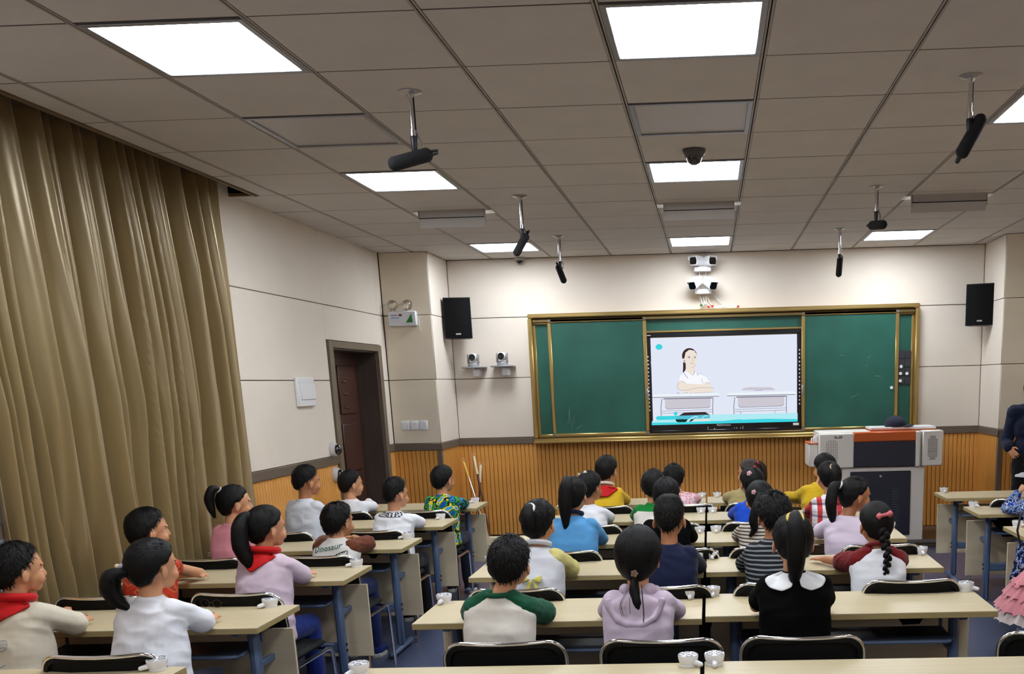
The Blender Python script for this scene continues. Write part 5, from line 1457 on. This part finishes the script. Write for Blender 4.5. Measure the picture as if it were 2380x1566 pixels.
def scarf(c, w=0.135, h=0.10):
    N = c['N'] - Vector((0, 0, c['N'].z)); o = (Vector((c['S'].x, c['S'].y, 0)), c['org']); z = c['N'].z
    drape([(-w, z - 0.008), (-w * 0.75, z + 0.012), (w * 0.75, z + 0.012), (w, z - 0.008), (w * 0.45, z - h * 0.62), (0.0, z - h), (-w * 0.45, z - h * 0.62)], c['bvh'], (c['side'], c['fw']), o, 'scarf', red, c['body'], 0.010, 0.008, 0.006, 0.006)
    t = MB(); ring = [c['N'] + c['Z'] * (0.012 - 0.012 * math.sin(a)) + c['side'] * 0.066 * math.cos(a) + c['fw'] * (0.062 * math.sin(a) + 0.006) for a in [2 * PI * k / 30 for k in range(30)]]
    t.tube(ring, 0.019, 10, closed=True)
    f0 = c['N'] + c['fw'] * 0.085 + c['Z'] * -0.03
    for q in (-1, 1): t.tube([f0, f0 + c['side'] * q * 0.03 + c['Z'] * -0.08 + c['fw'] * 0.02, f0 + c['side'] * q * 0.04 + c['Z'] * -0.15 + c['fw'] * 0.01], [0.016, 0.02, 0.006], 8)
    t.obj('neckerchief', red, c['body'], c['org'])

white_tee = cloth('white_cotton', (232, 232, 236)); offw = cloth('off_white_cotton', (224, 216, 204)); grn = cloth('dark_green_cotton', (22, 84, 58)); blk = mat('black_cotton', (8, 8, 9), 0.92, spec=0.08, bump=0.12, bscale=420)
lav = cloth('lavender_cotton', (214, 196, 214)); navy = cloth('navy_cotton_knit', (20, 26, 56)); paley = cloth('pale_yellow_cotton', (216, 204, 130)); lblue = cloth('light_blue_cotton', (92, 160, 216))
HP = {'boyf': dict(hair='boy')}

# ---- fifth row, centre
def x1(c):
    t = MB(); ring = [c['N'] + c['Z'] * (0.002 - 0.002 * math.sin(a)) + c['side'] * 0.056 * math.cos(a) + c['fw'] * (0.054 * math.sin(a)) for a in [2 * PI * k / 30 for k in range(30)]]
    t.tube(ring, 0.012, 8, closed=True).obj('collar', grn, c['body'], c['org'])
kid('boy in an off-white raglan shirt with dark green sleeves, seen from behind', 4.09, 1187, 1307, dyaw=-6, near=True, shirt=offw, sleeve=grn, raglan=True, sleeve_len=0.9, t0=0.014, messy=1.5, W_=0.30, trousers=(60, 60, 66), extra=x1, elbow=0.03, nx=-0.042)
def x2(c):
    o = (Vector((c['S'].x, c['S'].y, 0)), c['org']); h = MB(); b0 = c['S'] - c['fw'] * 0.075 + c['Z'] * -0.045
    h.ell(b0, (0.118, 0.034, 0.075)); h.ell(b0 + c['Z'] * -0.05 - c['fw'] * 0.01, (0.075, 0.036, 0.05))
    for q in (-1, 1): h.cap(c['N'] + c['side'] * q * 0.05 - c['fw'] * 0.03, c['N'] + c['side'] * q * 0.07 + c['fw'] * 0.05 - c['Z'] * 0.02, 0.022, 0.018)
    rim = [c['S'] + c['side'] * 0.115 * math.cos(a) - c['fw'] * (0.098 + 0.018 * math.sin(a)) + c['Z'] * (0.015 - 0.11 * math.sin(a)) for a in [PI * k / 16 for k in range(17)]]
    h.tube(rim, 0.013, 8)
    me = blob(h, 0.006, 5); wrinkle(me, 0.006, 14, 4); place(me, 'hood', lav, c['body'], c['org'])
    clip(c, 176, -34, (150, 120, 100), 0.013)
    w = MB(); rg = random.Random(4)
    for k in range(6):
        p = c['N'] + c['side'] * rg.uniform(-0.02, 0.03) - c['fw'] * 0.075 + c['Z'] * 0.03; e1 = c['side'] * rg.uniform(-0.05, 0.03); L_ = rg.uniform(0.09, 0.16)
        w.tube([p + e1 * math.sin(t * 2.2) - c['fw'] * (0.065 * math.sin(min(1, t * 1.6) * PI / 2)) + c['Z'] * (-L_ * t) for t in [k_ / 9 for k_ in range(10)]], 0.0011, 4)
    w.obj('loose_strands', hairm, c['body'], c['org'])
kid('girl in a lavender hoodie with a low clipped ponytail, seen from behind', 4.09, 1484, 1290, dyaw=-6, near=True, hair='bob', t0=0.021, shirt=lav, long=True, W_=0.29, trousers=(70, 70, 90), hs=1.03, extra=x2,
    tail=dict(base=(178, -48), r=0.021, path=[(0.0, -0.03, -0.05), (0.012, -0.05, -0.10), (0.03, -0.045, -0.155)]))
def x3(c):
    o = (Vector((c['S'].x, c['S'].y, 0)), c['org']); z = c['N'].z
    for q in (-1, 1):
        P_ = [(q * 0.012, z + 0.004), (q * 0.10, z + 0.004), (q * 0.132, z - 0.022), (q * 0.115, z - 0.05), (q * 0.06, z - 0.062), (q * 0.016, z - 0.045)]
        drape(P_, c['bvh'], (c['side'], c['fw']), o, 'collar', cloth('white_collar', (240, 240, 242)), c['body'], 0.007, 0.007, 0.003)
kid('girl in a black top with a wide white collar and a high ponytail', 4.13, 1842, 1256, dyaw=4, near=True, hair='girl', t0=0.012, shirt=blk, W_=0.30, trousers=(24, 24, 28), extra=x3, messy=0.7,
    tail=dict(base=(180, 58), r=0.040, ties=[(0.13, (226, 200, 96), 0.030)], path=[(0.0, -0.045, -0.03), (0.0, -0.055, -0.12), (-0.005, -0.05, -0.21), (-0.014, -0.045, -0.285)]))
# ---- fourth row, centre
def x4(c):
    o = (Vector((c['S'].x, c['S'].y, 0)), c['org']); z = 0.80; M = cloth('yellow_bow_cloth', (212, 200, 96))
    for P_ in ([(-0.004, z), (-0.055, z + 0.022), (-0.06, z - 0.018)], [(0.004, z), (0.055, z + 0.02), (0.05, z - 0.02)], [(-0.006, z), (-0.03, z - 0.05), (-0.008, z - 0.055), (0.004, z - 0.01)], [(0.004, z), (0.05, z - 0.055), (0.028, z - 0.065)]):
        drape(P_, c['bvh'], (c['side'], c['fw']), o, 'bow', M, c['body'], 0.010, 0.005, 0.008)
kid('girl in a white back-bow top with pale yellow sleeves', 5.11, 1253, 1212, dyaw=-8, near=True, hair='girl', t0=0.016, shirt=cloth('white_shirt_grey', (214, 214, 220)), sleeve=paley, sleeve_len=1.0, W_=0.27, extra=x4, messy=1.8,
    tail=dict(base=(184, 38), r=0.034, ties=[(0.14, (236, 232, 226), 0.026)], path=[(0.0, -0.035, -0.03), (0.0, -0.035, -0.08), (0.0, -0.03, -0.12)]), collar=(cloth('white_shirt_grey', (214, 214, 220)), 0.015))
kid('boy in a navy sweatshirt with closely cropped sides', 5.11, 1556, 1205, dyaw=-5, near=True, hair='crop', shirt=navy, long=True, W_=0.29, fade=0.8, flat=0.016, t0=0.012, skin_=skin2, messy=0.6)
kid('boy in a black and grey horizontally striped shirt', 5.13, 1798, 1195, dyaw=14, near=True, shirt=stripes('dark_stripes', (28, 30, 34), (128, 132, 136), 0.0225, 0.62), long=True, W_=0.28, t0=0.017, messy=2.2, skin_=skin2, nx=-0.02)
def x7(c): bow(c, 178, 22, (214, 110, 116), 0.030)
kid('girl in a white top with dark red sleeves, a long braid and a pink bow', 5.13, 2035, 1216, dyaw=6, near=True, hair='girl', t0=0.013, shirt=white_tee, sleeve=cloth('wine_red_cotton', (118, 24, 28)), raglan=True, sleeve_len=0.8, W_=0.285, arms=('out', 'fold'), extra=x7, skin_=skin2,
    tail=dict(base=(180, -20), r=0.024, braid=True, path=[(0.004, -0.03, -0.06), (0.012, -0.055, -0.12), (0.008, -0.06, -0.17), (0.0, -0.055, -0.225)]), collar=(MATS['wine_red_cotton'], 0.009))
# ---- third row, centre
kid('girl in a light blue top with a long high ponytail', 6.12, 1333, 1150, dyaw=-2, hair='girl', t0=0.013, shirt=lblue, long=True, W_=0.31, collar=(navy, 0.013), trousers=(240, 240, 244),
    tail=dict(base=(186, 52), r=0.040, path=[(-0.004, -0.05, -0.03), (-0.01, -0.06, -0.12), (-0.014, -0.06, -0.21), (-0.016, -0.055, -0.31)]))
kid('boy in a black shirt in the third row, half hidden by the boy in navy', 6.12, 1549, 1152, shirt=blk, long=True, W_=0.29, fade=0.3, t0=0.014)
def x10(c): clip(c, 215, 22, (230, 180, 186), 0.013)
kid('girl in a beige and black striped top with a side ponytail', 6.12, 1765, 1160, dyaw=10, hair='girl', t0=0.015, shirt=stripes('beige_stripes', (60, 52, 48), (206, 194, 178), 0.020, 0.36), long=True, W_=0.27, extra=x10,
    tail=dict(base=(195, 10), r=0.028, path=[(-0.025, -0.04, -0.06), (-0.045, -0.045, -0.14), (-0.04, -0.045, -0.20), (-0.07, -0.045, -0.245)]))
def x11(c): pass
kid('girl in a lavender T-shirt turning her face to the right, with a long ponytail', 6.12, 1988, 1150, yaw=-72, hair='girl', t0=0.012, shirt=cloth('lilac_cotton', (222, 206, 224)), W_=0.27, bodyyaw=0, skin_=skin2, pitch=-4, arms=('out', 'fold'), nx=-0.035,
    tail=dict(base=(182, 22), r=0.036, ties=[(0.16, (236, 236, 238), 0.022)], path=[(-0.045, -0.02, -0.01), (-0.066, -0.04, -0.10), (-0.062, -0.04, -0.17), (-0.055, -0.04, -0.235)]))
# ---- second row, centre
def x12(c): clip(c, 170, 62, (236, 226, 216), 0.011); clip(c, 215, 48, (220, 216, 214), 0.010)
kid('girl in a plain white top with small hair clips in the second row', 7.13, 1371, 1131, dyaw=-22, hair='girl', t0=0.013, shirt=white_tee, long=True, W_=0.27, extra=x12, arms=('fold', 'fold'), skin_=skin2)
kid('boy in a green and white shirt in the second row', 7.13, 1519, 1127, shirt=twotone('green_white', 0.865, (20, 128, 52), (222, 216, 206)), long=True, sleeve=cloth('green_cotton', (20, 128, 52)), W_=0.285, t0=0.015)
def x14(c): clip(c, 212, 34, (236, 190, 204), 0.016); clip(c, 165, 70, (214, 60, 60), 0.008)
kid('girl in a bright blue top with pink hair clips', 7.13, 1747, 1121, dyaw=16, hair='girl', t0=0.013, shirt=cloth('bright_blue', (24, 74, 190)), long=True, W_=0.27, extra=x14)
kid('child in a red and white plaid shirt with a high ponytail', 7.13, 1926, 1108, dyaw=8, hair='girl', t0=0.012, shirt=plaid('red_plaid'), long=True, W_=0.28, messy=0.8,
    tail=dict(base=(180, 36), r=0.034, ties=[(0.14, (212, 186, 150), 0.024)], path=[(0.0, -0.04, -0.03), (0.0, -0.045, -0.09), (0.0, -0.04, -0.16)]))
# ---- front row, centre
yel_c = cloth('mustard_yellow', (222, 182, 40))
def x16(c):
    o = (Vector((c['S'].x, c['S'].y, 0)), c['org']); z = c['N'].z
    drape([(-0.125, z + 0.006), (0.125, z + 0.006), (0.13, z - 0.01), (0.05, z - 0.075), (-0.055, z - 0.075), (-0.13, z - 0.01)], c['bvh'], (c['side'], c['fw']), o, 'hood', red, c['body'], 0.016, 0.008, 0.014, 0.006)
kid('boy in a yellow top with a red hood in the front row', 8.16, 1411, 1092, dyaw=-8, shirt=yel_c, long=True, W_=0.29, t0=0.016, extra=x16, collar=(offw, 0.012), hs=1.03)
kid('girl in a pale pink top in the front row', 8.16, 1566, 1110, dyaw=-6, hair='bob', t0=0.014, shirt=camo('pink_print', [(226, 188, 196), (238, 214, 218), (206, 120, 136), (232, 206, 210)], 30), long=True, W_=0.27, messy=2.0, nx=0.05, lean=-0.03)
kid('child in a khaki jacket with a two-tied pigtail in the front row', 8.16, 1741, 1099, yaw=62, hair='girl', t0=0.012, hcol=hairb, shirt=cloth('khaki_jacket', (168, 152, 104)), long=True, W_=0.29, nx=-0.05, wr=0.008, bodyyaw=10,
    tail=dict(base=(180, 40), r=0.024, ties=[(0.16, (214, 50, 60), 0.017), (0.55, (214, 60, 50), 0.016)], path=[(0.035, -0.01, -0.02), (0.05, -0.01, -0.07), (0.058, -0.01, -0.12), (0.06, -0.01, -0.19)]))
kid('child in a loose yellow shirt in the front row', 8.16, 1916, 1086, yaw=34, hair='bob', t0=0.014, shirt=yel_c, long=True, W_=0.29, wr=0.009, nx=-0.06, arms=('out', 'fold'))
# ---- left block
kid('boy in a blue, green and yellow camouflage shirt in the front left row', 8.16, 1030, 1113, dyaw=4, shirt=camo('boy_camouflage', [(20, 70, 150), (40, 150, 60), (20, 24, 40), (224, 206, 40), (60, 150, 200)], 16), sleeve=camo('boy_camouflage_sleeve', [(30, 90, 170), (60, 150, 200), (20, 30, 60), (60, 150, 70)], 18), long=True, W_=0.30, t0=0.016)
kid('boy in a white T-shirt sitting beside the doorway', 8.16, 816, 1124, dyaw=-8, shirt=white_tee, long=True, W_=0.30, t0=0.014, fade=0.3, arms=('fold', 'fold'), nx=0.015)
def x22(c):
    o = (Vector((c['S'].x, c['S'].y, 0)), c['org']); z = c['N'].z
    drape([(-0.10, z + 0.004), (0.10, z + 0.004), (0.10, z - 0.03), (-0.10, z - 0.03)], c['bvh'], (c['side'], c['fw']), o, 'checked_yoke', checks('black_white_check', (40, 42, 50), (226, 226, 230), 0.014), c['body'], 0.006, 0.008, 0.003)
kid('boy in a white shirt with a black checked collar', 7.10, 919, 1147, dyaw=-8, shirt=white_tee, long=True, W_=0.30, t0=0.013, fade=0.6, flat=0.008, hair='crop', extra=x22, wr=0.007, near=True, trousers=(22, 22, 26))
kid('boy in a pale grey T-shirt by the left wall', 7.10, 713, 1118, dyaw=-10, shirt=cloth('pale_grey_cotton', (204, 206, 212)), W_=0.30, t0=0.013, fade=0.4, flat=0.006, hair='crop', near=True, skin_=skin2)
kid('girl in a pink T-shirt with a high ponytail by the curtain', 6.12, 546, 1168, dyaw=-22, hair='girl', t0=0.012, shirt=cloth('salmon_pink', (226, 146, 156)), W_=0.26, near=True,
    tail=dict(base=(180, 42), r=0.028, ties=[(0.14, (200, 190, 170), 0.018)], path=[(-0.02, -0.045, 0.012), (-0.035, -0.062, -0.04), (-0.03, -0.06, -0.11), (-0.02, -0.05, -0.165)]), bodyyaw=-12)
def x25(c):
    o = (Vector((c['S'].x, c['S'].y, 0)), c['org']); M = cloth('print_dark_green', (24, 92, 76)); z = c['S'].z
    ks = [(-0.115, -0.022), (-0.09, -0.012), (-0.055, 0)]
    letters_on('Dinosaur', 0.050, -0.02, z - 0.012, c['bvh'], (c['side'], c['fw']), o, 'lettering', M, c['body'], 0.16)
    d = MB(); pts = [(0.028, -0.20), (0.034, -0.165), (0.05, -0.14), (0.08, -0.128), (0.10, -0.122)]; pt2 = [(0.055, -0.20), (0.06, -0.175), (0.075, -0.158), (0.105, -0.146)]
    dk = cloth('print_black', (40, 44, 44))
    def W3(x, z_):
        o_ = o[0] + c['side'] * x + Vector((0, 0, z + z_ + 0.092)) - c['fw'] * 0.6; h = c['bvh'].ray_cast(o_, c['fw'], 1.2); return (h[0] if h[0] is not None else o_ + c['fw'] * 0.5) - c['fw'] * 0.004
    d.tube([W3(*p) for p in pts], 0.0022, 5); d.tube([W3(*p) for p in pt2 + [(0.115, -0.138), (0.112, -0.122), (0.10, -0.122)]], 0.0022, 5)
    for k in range(9):
        a = pts[min(3, k // 2)]; t = (k % 2) * 0.5; b_ = pts[min(4, k // 2 + 1)]; x = a[0] + (b_[0] - a[0]) * t; zz = a[1] + (b_[1] - a[1]) * t
        d.tube([W3(x, zz), W3(x + 0.009, zz - 0.006)], 0.0022, 5)
    d.obj('dinosaur_drawing', dk, c['body'], c['org'])
kid('boy in a white shirt with brown sleeves and dinosaur lettering on the back', 6.12, 787, 1210, dyaw=-6, near=True, shirt=cloth('white_print_shirt', (226, 222, 216)), sleeve=cloth('rust_brown', (104, 56, 34)), sleeve_len=0.95, W_=0.295, t0=0.018, messy=1.4, nz=0.022, extra=x25, bodyyaw=-8, arms=('fold', 'fold'), trousers=(32, 44, 92), shoes=(30, 50, 120))
kid('child in an orange-red sleeveless top by the curtain', 5.10, 345, 1230, dyaw=-20, near=True, shirt=camo('orange_red', [(214, 74, 44), (206, 60, 40), (226, 110, 60), (190, 70, 60)], 14), sleeve_len=0.2, W_=0.28, t0=0.015, arms=('fold', ((-2.885, 5.20, 0.80), (-3.05, 5.27, 0.795), (-1, 0.15, 0))), nx=0.03, skin_=skin)
kid('girl in a pale mauve shirt with a red scarf and a long ponytail', 5.10, 620, 1225, dyaw=-18, near=True, hair='girl', t0=0.015, shirt=cloth('mauve_polo', (214, 192, 206)), sleeve_len=0.95, W_=0.285, extra=lambda c: scarf(c, 0.115, 0.09), bodyyaw=-14, trousers=(24, 44, 120), belly=1.06, wr=0.006,
    tail=dict(base=(182, 26), r=0.042, path=[(-0.012, -0.045, -0.05), (-0.012, -0.055, -0.14), (0.008, -0.05, -0.21), (0.03, -0.045, -0.265)]))
def x28(c):
    scarf(c, 0.13, 0.08)
    o = (Vector((c['S'].x, c['S'].y, 0)), c['org']); z = c['S'].z; M = cloth('print_blue', (74, 92, 130)); M2 = cloth('print_teal', (70, 122, 150))
    def W3(x, z_):
        o_ = o[0] + c['side'] * x + Vector((0, 0, z + z_)) - c['fw'] * 0.6; h = c['bvh'].ray_cast(o_, c['fw'], 1.2); return (h[0] if h[0] is not None else o_ + c['fw'] * 0.5) - c['fw'] * 0.004
    d = MB(); d.tube([W3(0.055 + 0.024 * math.cos(a), -0.125 + 0.021 * math.sin(a)) for a in [2 * PI * k / 24 for k in range(24)]], 0.0011, 4, closed=True)
    d.tube([W3(0.036, -0.134), W3(0.055, -0.118), W3(0.075, -0.12)], 0.001, 4); d.tube([W3(0.04, -0.14), W3(0.06, -0.13), W3(0.074, -0.132)], 0.001, 4)
    for a, b_ in (((0.03, -0.235), (0.08, -0.20)), ((0.045, -0.232), (0.11, -0.222)), ((-0.09, -0.165), (-0.055, -0.19)), ((-0.085, -0.19), (-0.05, -0.175)), ((0.035, -0.225), (0.05, -0.235))): d.tube([W3(*a), W3((a[0] + b_[0]) / 2, (a[1] + b_[1]) / 2 + 0.004), W3(*b_)], 0.0016, 4)
    d.obj('shirt_print', M, c['body'], c['org'])
    letters_on('ERPA', 0.042, 0.0, z - 0.292, c['bvh'], (c['side'], c['fw']), o, 'lettering', M2, c['body'])
kid('boy in a cream T-shirt with a red scarf at the lower left edge', 4.07, 42, 1322, dyaw=-14, near=True, shirt=cloth('cream_cotton', (216, 206, 186)), sleeve_len=1.0, W_=0.31, t0=0.015, extra=x28, bodyyaw=-10, belly=1.1, wr=0.006, messy=1.2)
def x29(c):
    p = on_head(c, 205, -8, 0.012); b = MB()
    for q, (rgb, dx, dz) in enumerate((((226, 216, 170), -0.012, 0.012), ((196, 180, 214), 0.008, 0.014), ((230, 190, 190), 0.004, -0.012))):
        MB().ell(p + c['side'] * dx + c['Z'] * dz, (0.011, 0.011, 0.013), None, 12, 8).obj('hair_bead', mat('bead_%d' % q, rgb, 0.35), c['body'], c['org'])
kid('girl in a white T-shirt with a low beaded ponytail at the lower left', 4.07, 356, 1314, dyaw=-10, near=True, hair='girl', t0=0.016, shirt=cloth('bright_white_cotton', (236, 236, 242)), sleeve_len=0.95, W_=0.29, extra=x29, bodyyaw=-10, belly=1.12, wr=0.006, trousers=(60, 64, 84),
    tail=dict(base=(200, -14), r=0.036, path=[(-0.045, -0.03, -0.02), (-0.055, -0.035, -0.075), (-0.03, -0.03, -0.125), (0.01, -0.02, -0.16)]))
# ---- right block
cam_m = camo('blue_white_pattern', [(24, 66, 170), (200, 208, 220), (30, 44, 90), (120, 150, 200)], 34)
kid('child in a blue and white patterned jacket, chin on hand, cut by the right edge', 7.12, 2420, 1120, dyaw=8, shirt=cam_m, long=True, W_=0.30, arms=('chin', 'fold'), t0=0.014)
def tutu(c):
    rg = random.Random(8); tm = mat('pink_tulle', (214, 134, 142), 0.9, sheen=0.4, var=0.08, vscale=20); tw = mat('pale_tulle', (206, 190, 186), 0.9)
    for k, (z0, z1, r0, r1, M) in enumerate(((0.62, 0.50, 0.12, 0.24, tm), (0.56, 0.42, 0.16, 0.28, tm), (0.50, 0.34, 0.20, 0.315, tm), (0.44, 0.28, 0.22, 0.33, tw))):
        n_ = 150; vs = []; fs = []
        for j in range(6):
            f_ = j / 5
            for i in range(n_):
                a = 2 * PI * i / n_; r_ = r0 + (r1 - r0) * f_ ** 0.8 + 0.03 * f_ * noise.noise((math.cos(a) * 9 + k * 5, math.sin(a) * 9, f_)) + 0.014 * f_ * math.sin(a * 46 + k)
                vs.append((c['P'].x - 0.09 + r_ * math.cos(a), c['P'].y + 0.04 + r_ * 0.95 * math.sin(a), z0 + (z1 - z0) * f_ + 0.012 * f_ * math.sin(a * 23 + k)))
        for j in range(5):
            for i in range(n_): fs.append((j * n_ + i, j * n_ + (i + 1) % n_, (j + 1) * n_ + (i + 1) % n_, (j + 1) * n_ + i))
        MB().add(vs, fs).obj('tulle_layer', M, c['body'], c['org'], recalc=False, angle=180)
kid('girl in a layered pink tulle skirt, cut by the right edge', 6.07, 2474, 1135, hair='girl', t0=0.014, shirt=cloth('rose_top', (214, 130, 140)), W_=0.28, extra=tutu, near=True)

# ---- the bag in the right aisle
bagm = camo('bag_pattern', [(22, 26, 40), (150, 160, 180), (26, 50, 120), (12, 12, 16)], 40)
b = MB(); b.ell((0, 0, 0.0), (0.055, 0.05, 0.09)); b.ell((0, 0, -0.10), (0.062, 0.055, 0.13)); b.cap((0, 0, 0.05), (0.02, 0.02, 0.20), 0.045, 0.03)
me = blob(b, 0.008, 3); wrinkle(me, 0.008, 16, 3); me.materials.clear(); me.materials.append(bagm); me.polygons.foreach_set('use_smooth', [True] * len(me.polygons)); link('bag_body', me, e)
MB().tube([(0.01, 0.02, 0.18), (-0.02, 0.02, 0.30), (0.0, 0.03, 0.40), (0.03, 0.04, 0.42)], 0.007, 6).obj('strap', bolt, e)

# ---- the teacher standing at the right edge
def teacher():
    org = Vector((3.14, 9.55, 0)); Z = Vector((0, 0, 1)); yaw = math.radians(166)
    Rb = rotz(yaw); side = Rb @ Vector((1, 0, 0)); fw = Rb @ Vector((0, 1, 0))
    H = org + Z * 1.615 + fw * 0.02; R = rotz(yaw)
    b = MB(); head_shapes(b, H, R, 1.08)
    N = H + Z * -0.165 - fw * 0.03
    b.cap(H + Z * -0.07 - fw * 0.02, N, 0.052, 0.058, 16)
    sh = {q: N + side * q * 0.165 - Z * 0.055 for q in (-1, 1)}; hip = org + Z * 0.90
    def torso(m_, g):
        m_.cap(sh[-1], sh[1], 0.062 + g, 0.062 + g, 14); m_.ell(org + Z * 1.26, (0.165 + g, 0.11 + g, 0.18), Rb); m_.ell(org + Z * 1.05, (0.15 + g, 0.112 + g, 0.19), Rb); m_.ell(hip, (0.155 + g, 0.115 + g, 0.12), Rb)
        for q in (-1, 1): m_.cap(N - Z * 0.01, sh[q] + Z * 0.012, 0.04 + g, 0.045 + g, 10)
    torso(b, 0)
    el = {}; wr_ = {}
    for q in (-1, 1):
        el[q] = sh[q] + side * q * 0.065 - Z * 0.27 - fw * 0.02; wr_[q] = org + Z * 1.075 + fw * 0.175 + side * q * 0.105
        if q > 0: wr_[q] = org + Z * 1.06 + fw * 0.10 + side * 0.215
        b.cap(sh[q], el[q], 0.05, 0.038, 12); b.cap(el[q], wr_[q], 0.038, 0.026, 12)
        hand(b, wr_[q], (side * -q * 0.75 - Z * 0.55 + fw * 0.1) if q < 0 else (fw * 0.35 - Z * 0.62 - side * 0.55), (Z * 0.8 - side * q * 0.5), -fw, 1.12, 1)
        kn = org + side * q * 0.095 + Z * 0.49 + fw * 0.015; an = org + side * q * 0.11 + Z * 0.09
        b.cap(hip + side * q * 0.085, kn, 0.088, 0.058, 14); b.cap(kn, an, 0.058, 0.036, 14); b.cap(an, an + fw * 0.15 - Z * 0.05, 0.038, 0.028, 10)
    body = place(blob(b, 0.0048, 3), 'person', skin, None, org); body.location = org
    tag(body, 'adult in a navy jacket and black trousers standing with clasped hands at the right edge', 'person')
    face_parts(H, R, body, org, 1.08)
    jk = cloth('navy_jacket', (22, 30, 54)); dk = cloth('black_knit', (16, 16, 19))
    t = MB(); torso(t, 0.022); me = blob(t, 0.011, 6); wrinkle(me, 0.008, 8, 2); place(me, 'jacket', jk, body, org)
    for q in (-1, 1):
        t = MB(); t.cap(sh[q], el[q], 0.072, 0.06, 14); t.cap(el[q], wr_[q].lerp(el[q], 0.08), 0.06, 0.045, 14); me = blob(t, 0.01, 4); wrinkle(me, 0.008, 12, 5 + q); place(me, 'sleeve', jk, body, org)
    t = MB(); t.cap(org + Z * 0.96 - side * 0.05, org + Z * 0.84 - side * 0.05, 0.128, 0.132, 16); t.cap(org + Z * 0.96 + side * 0.05, org + Z * 0.84 + side * 0.05, 0.128, 0.132, 16); me = blob(t, 0.012, 4); place(me, 'sweater', dk, body, org)
    t = MB(); t.lathe([(0.15, 0.03), (0.165, 0.0), (0.166, -0.018), (0.155, -0.02)], org + Z * 0.80, (0, 0, 1), 30); t.obj('shirt_hem', white_tee, body, org)
    t = MB(); t.ell(hip - Z * 0.02, (0.165, 0.125, 0.12), Rb)
    for q in (-1, 1):
        kn = org + side * q * 0.095 + Z * 0.49 + fw * 0.015; an = org + side * q * 0.11 + Z * 0.10
        t.cap(hip + side * q * 0.085, kn, 0.10, 0.075, 14); t.cap(kn, an, 0.075, 0.062, 14)
    me = blob(t, 0.013, 4); wrinkle(me, 0.005, 9, 3); place(me, 'trousers', dk, body, org)
    for q in (-1, 1):
        a = org + side * q * 0.11; m_ = MB(); m_.cap(a + Z * 0.055, a + fw * 0.15 + Z * 0.042, 0.05, 0.042, 12); place(blob(m_, 0.012, 2), 'shoe', mat('black_leather', (18, 18, 18), 0.35), body, org)
    hb, *_ = make_hair(H, R * 1.08, 'boy', 0.016, 5); hb.obj('hair', hairm, body, org, angle=180, recalc=False)
    MB().tube([wr_[-1] + fw * 0.02, wr_[-1] + fw * 0.03 - Z * 0.12, wr_[-1] + fw * 0.02 - Z * 0.24, wr_[-1] + fw * 0.035 - Z * 0.17, wr_[-1] + fw * 0.03 - Z * 0.05], 0.004, 6).obj('lanyard', mat('brown_cord', (70, 30, 26), 0.7), body, org)
teacher()
bpy.data.scenes.remove(BENCH)
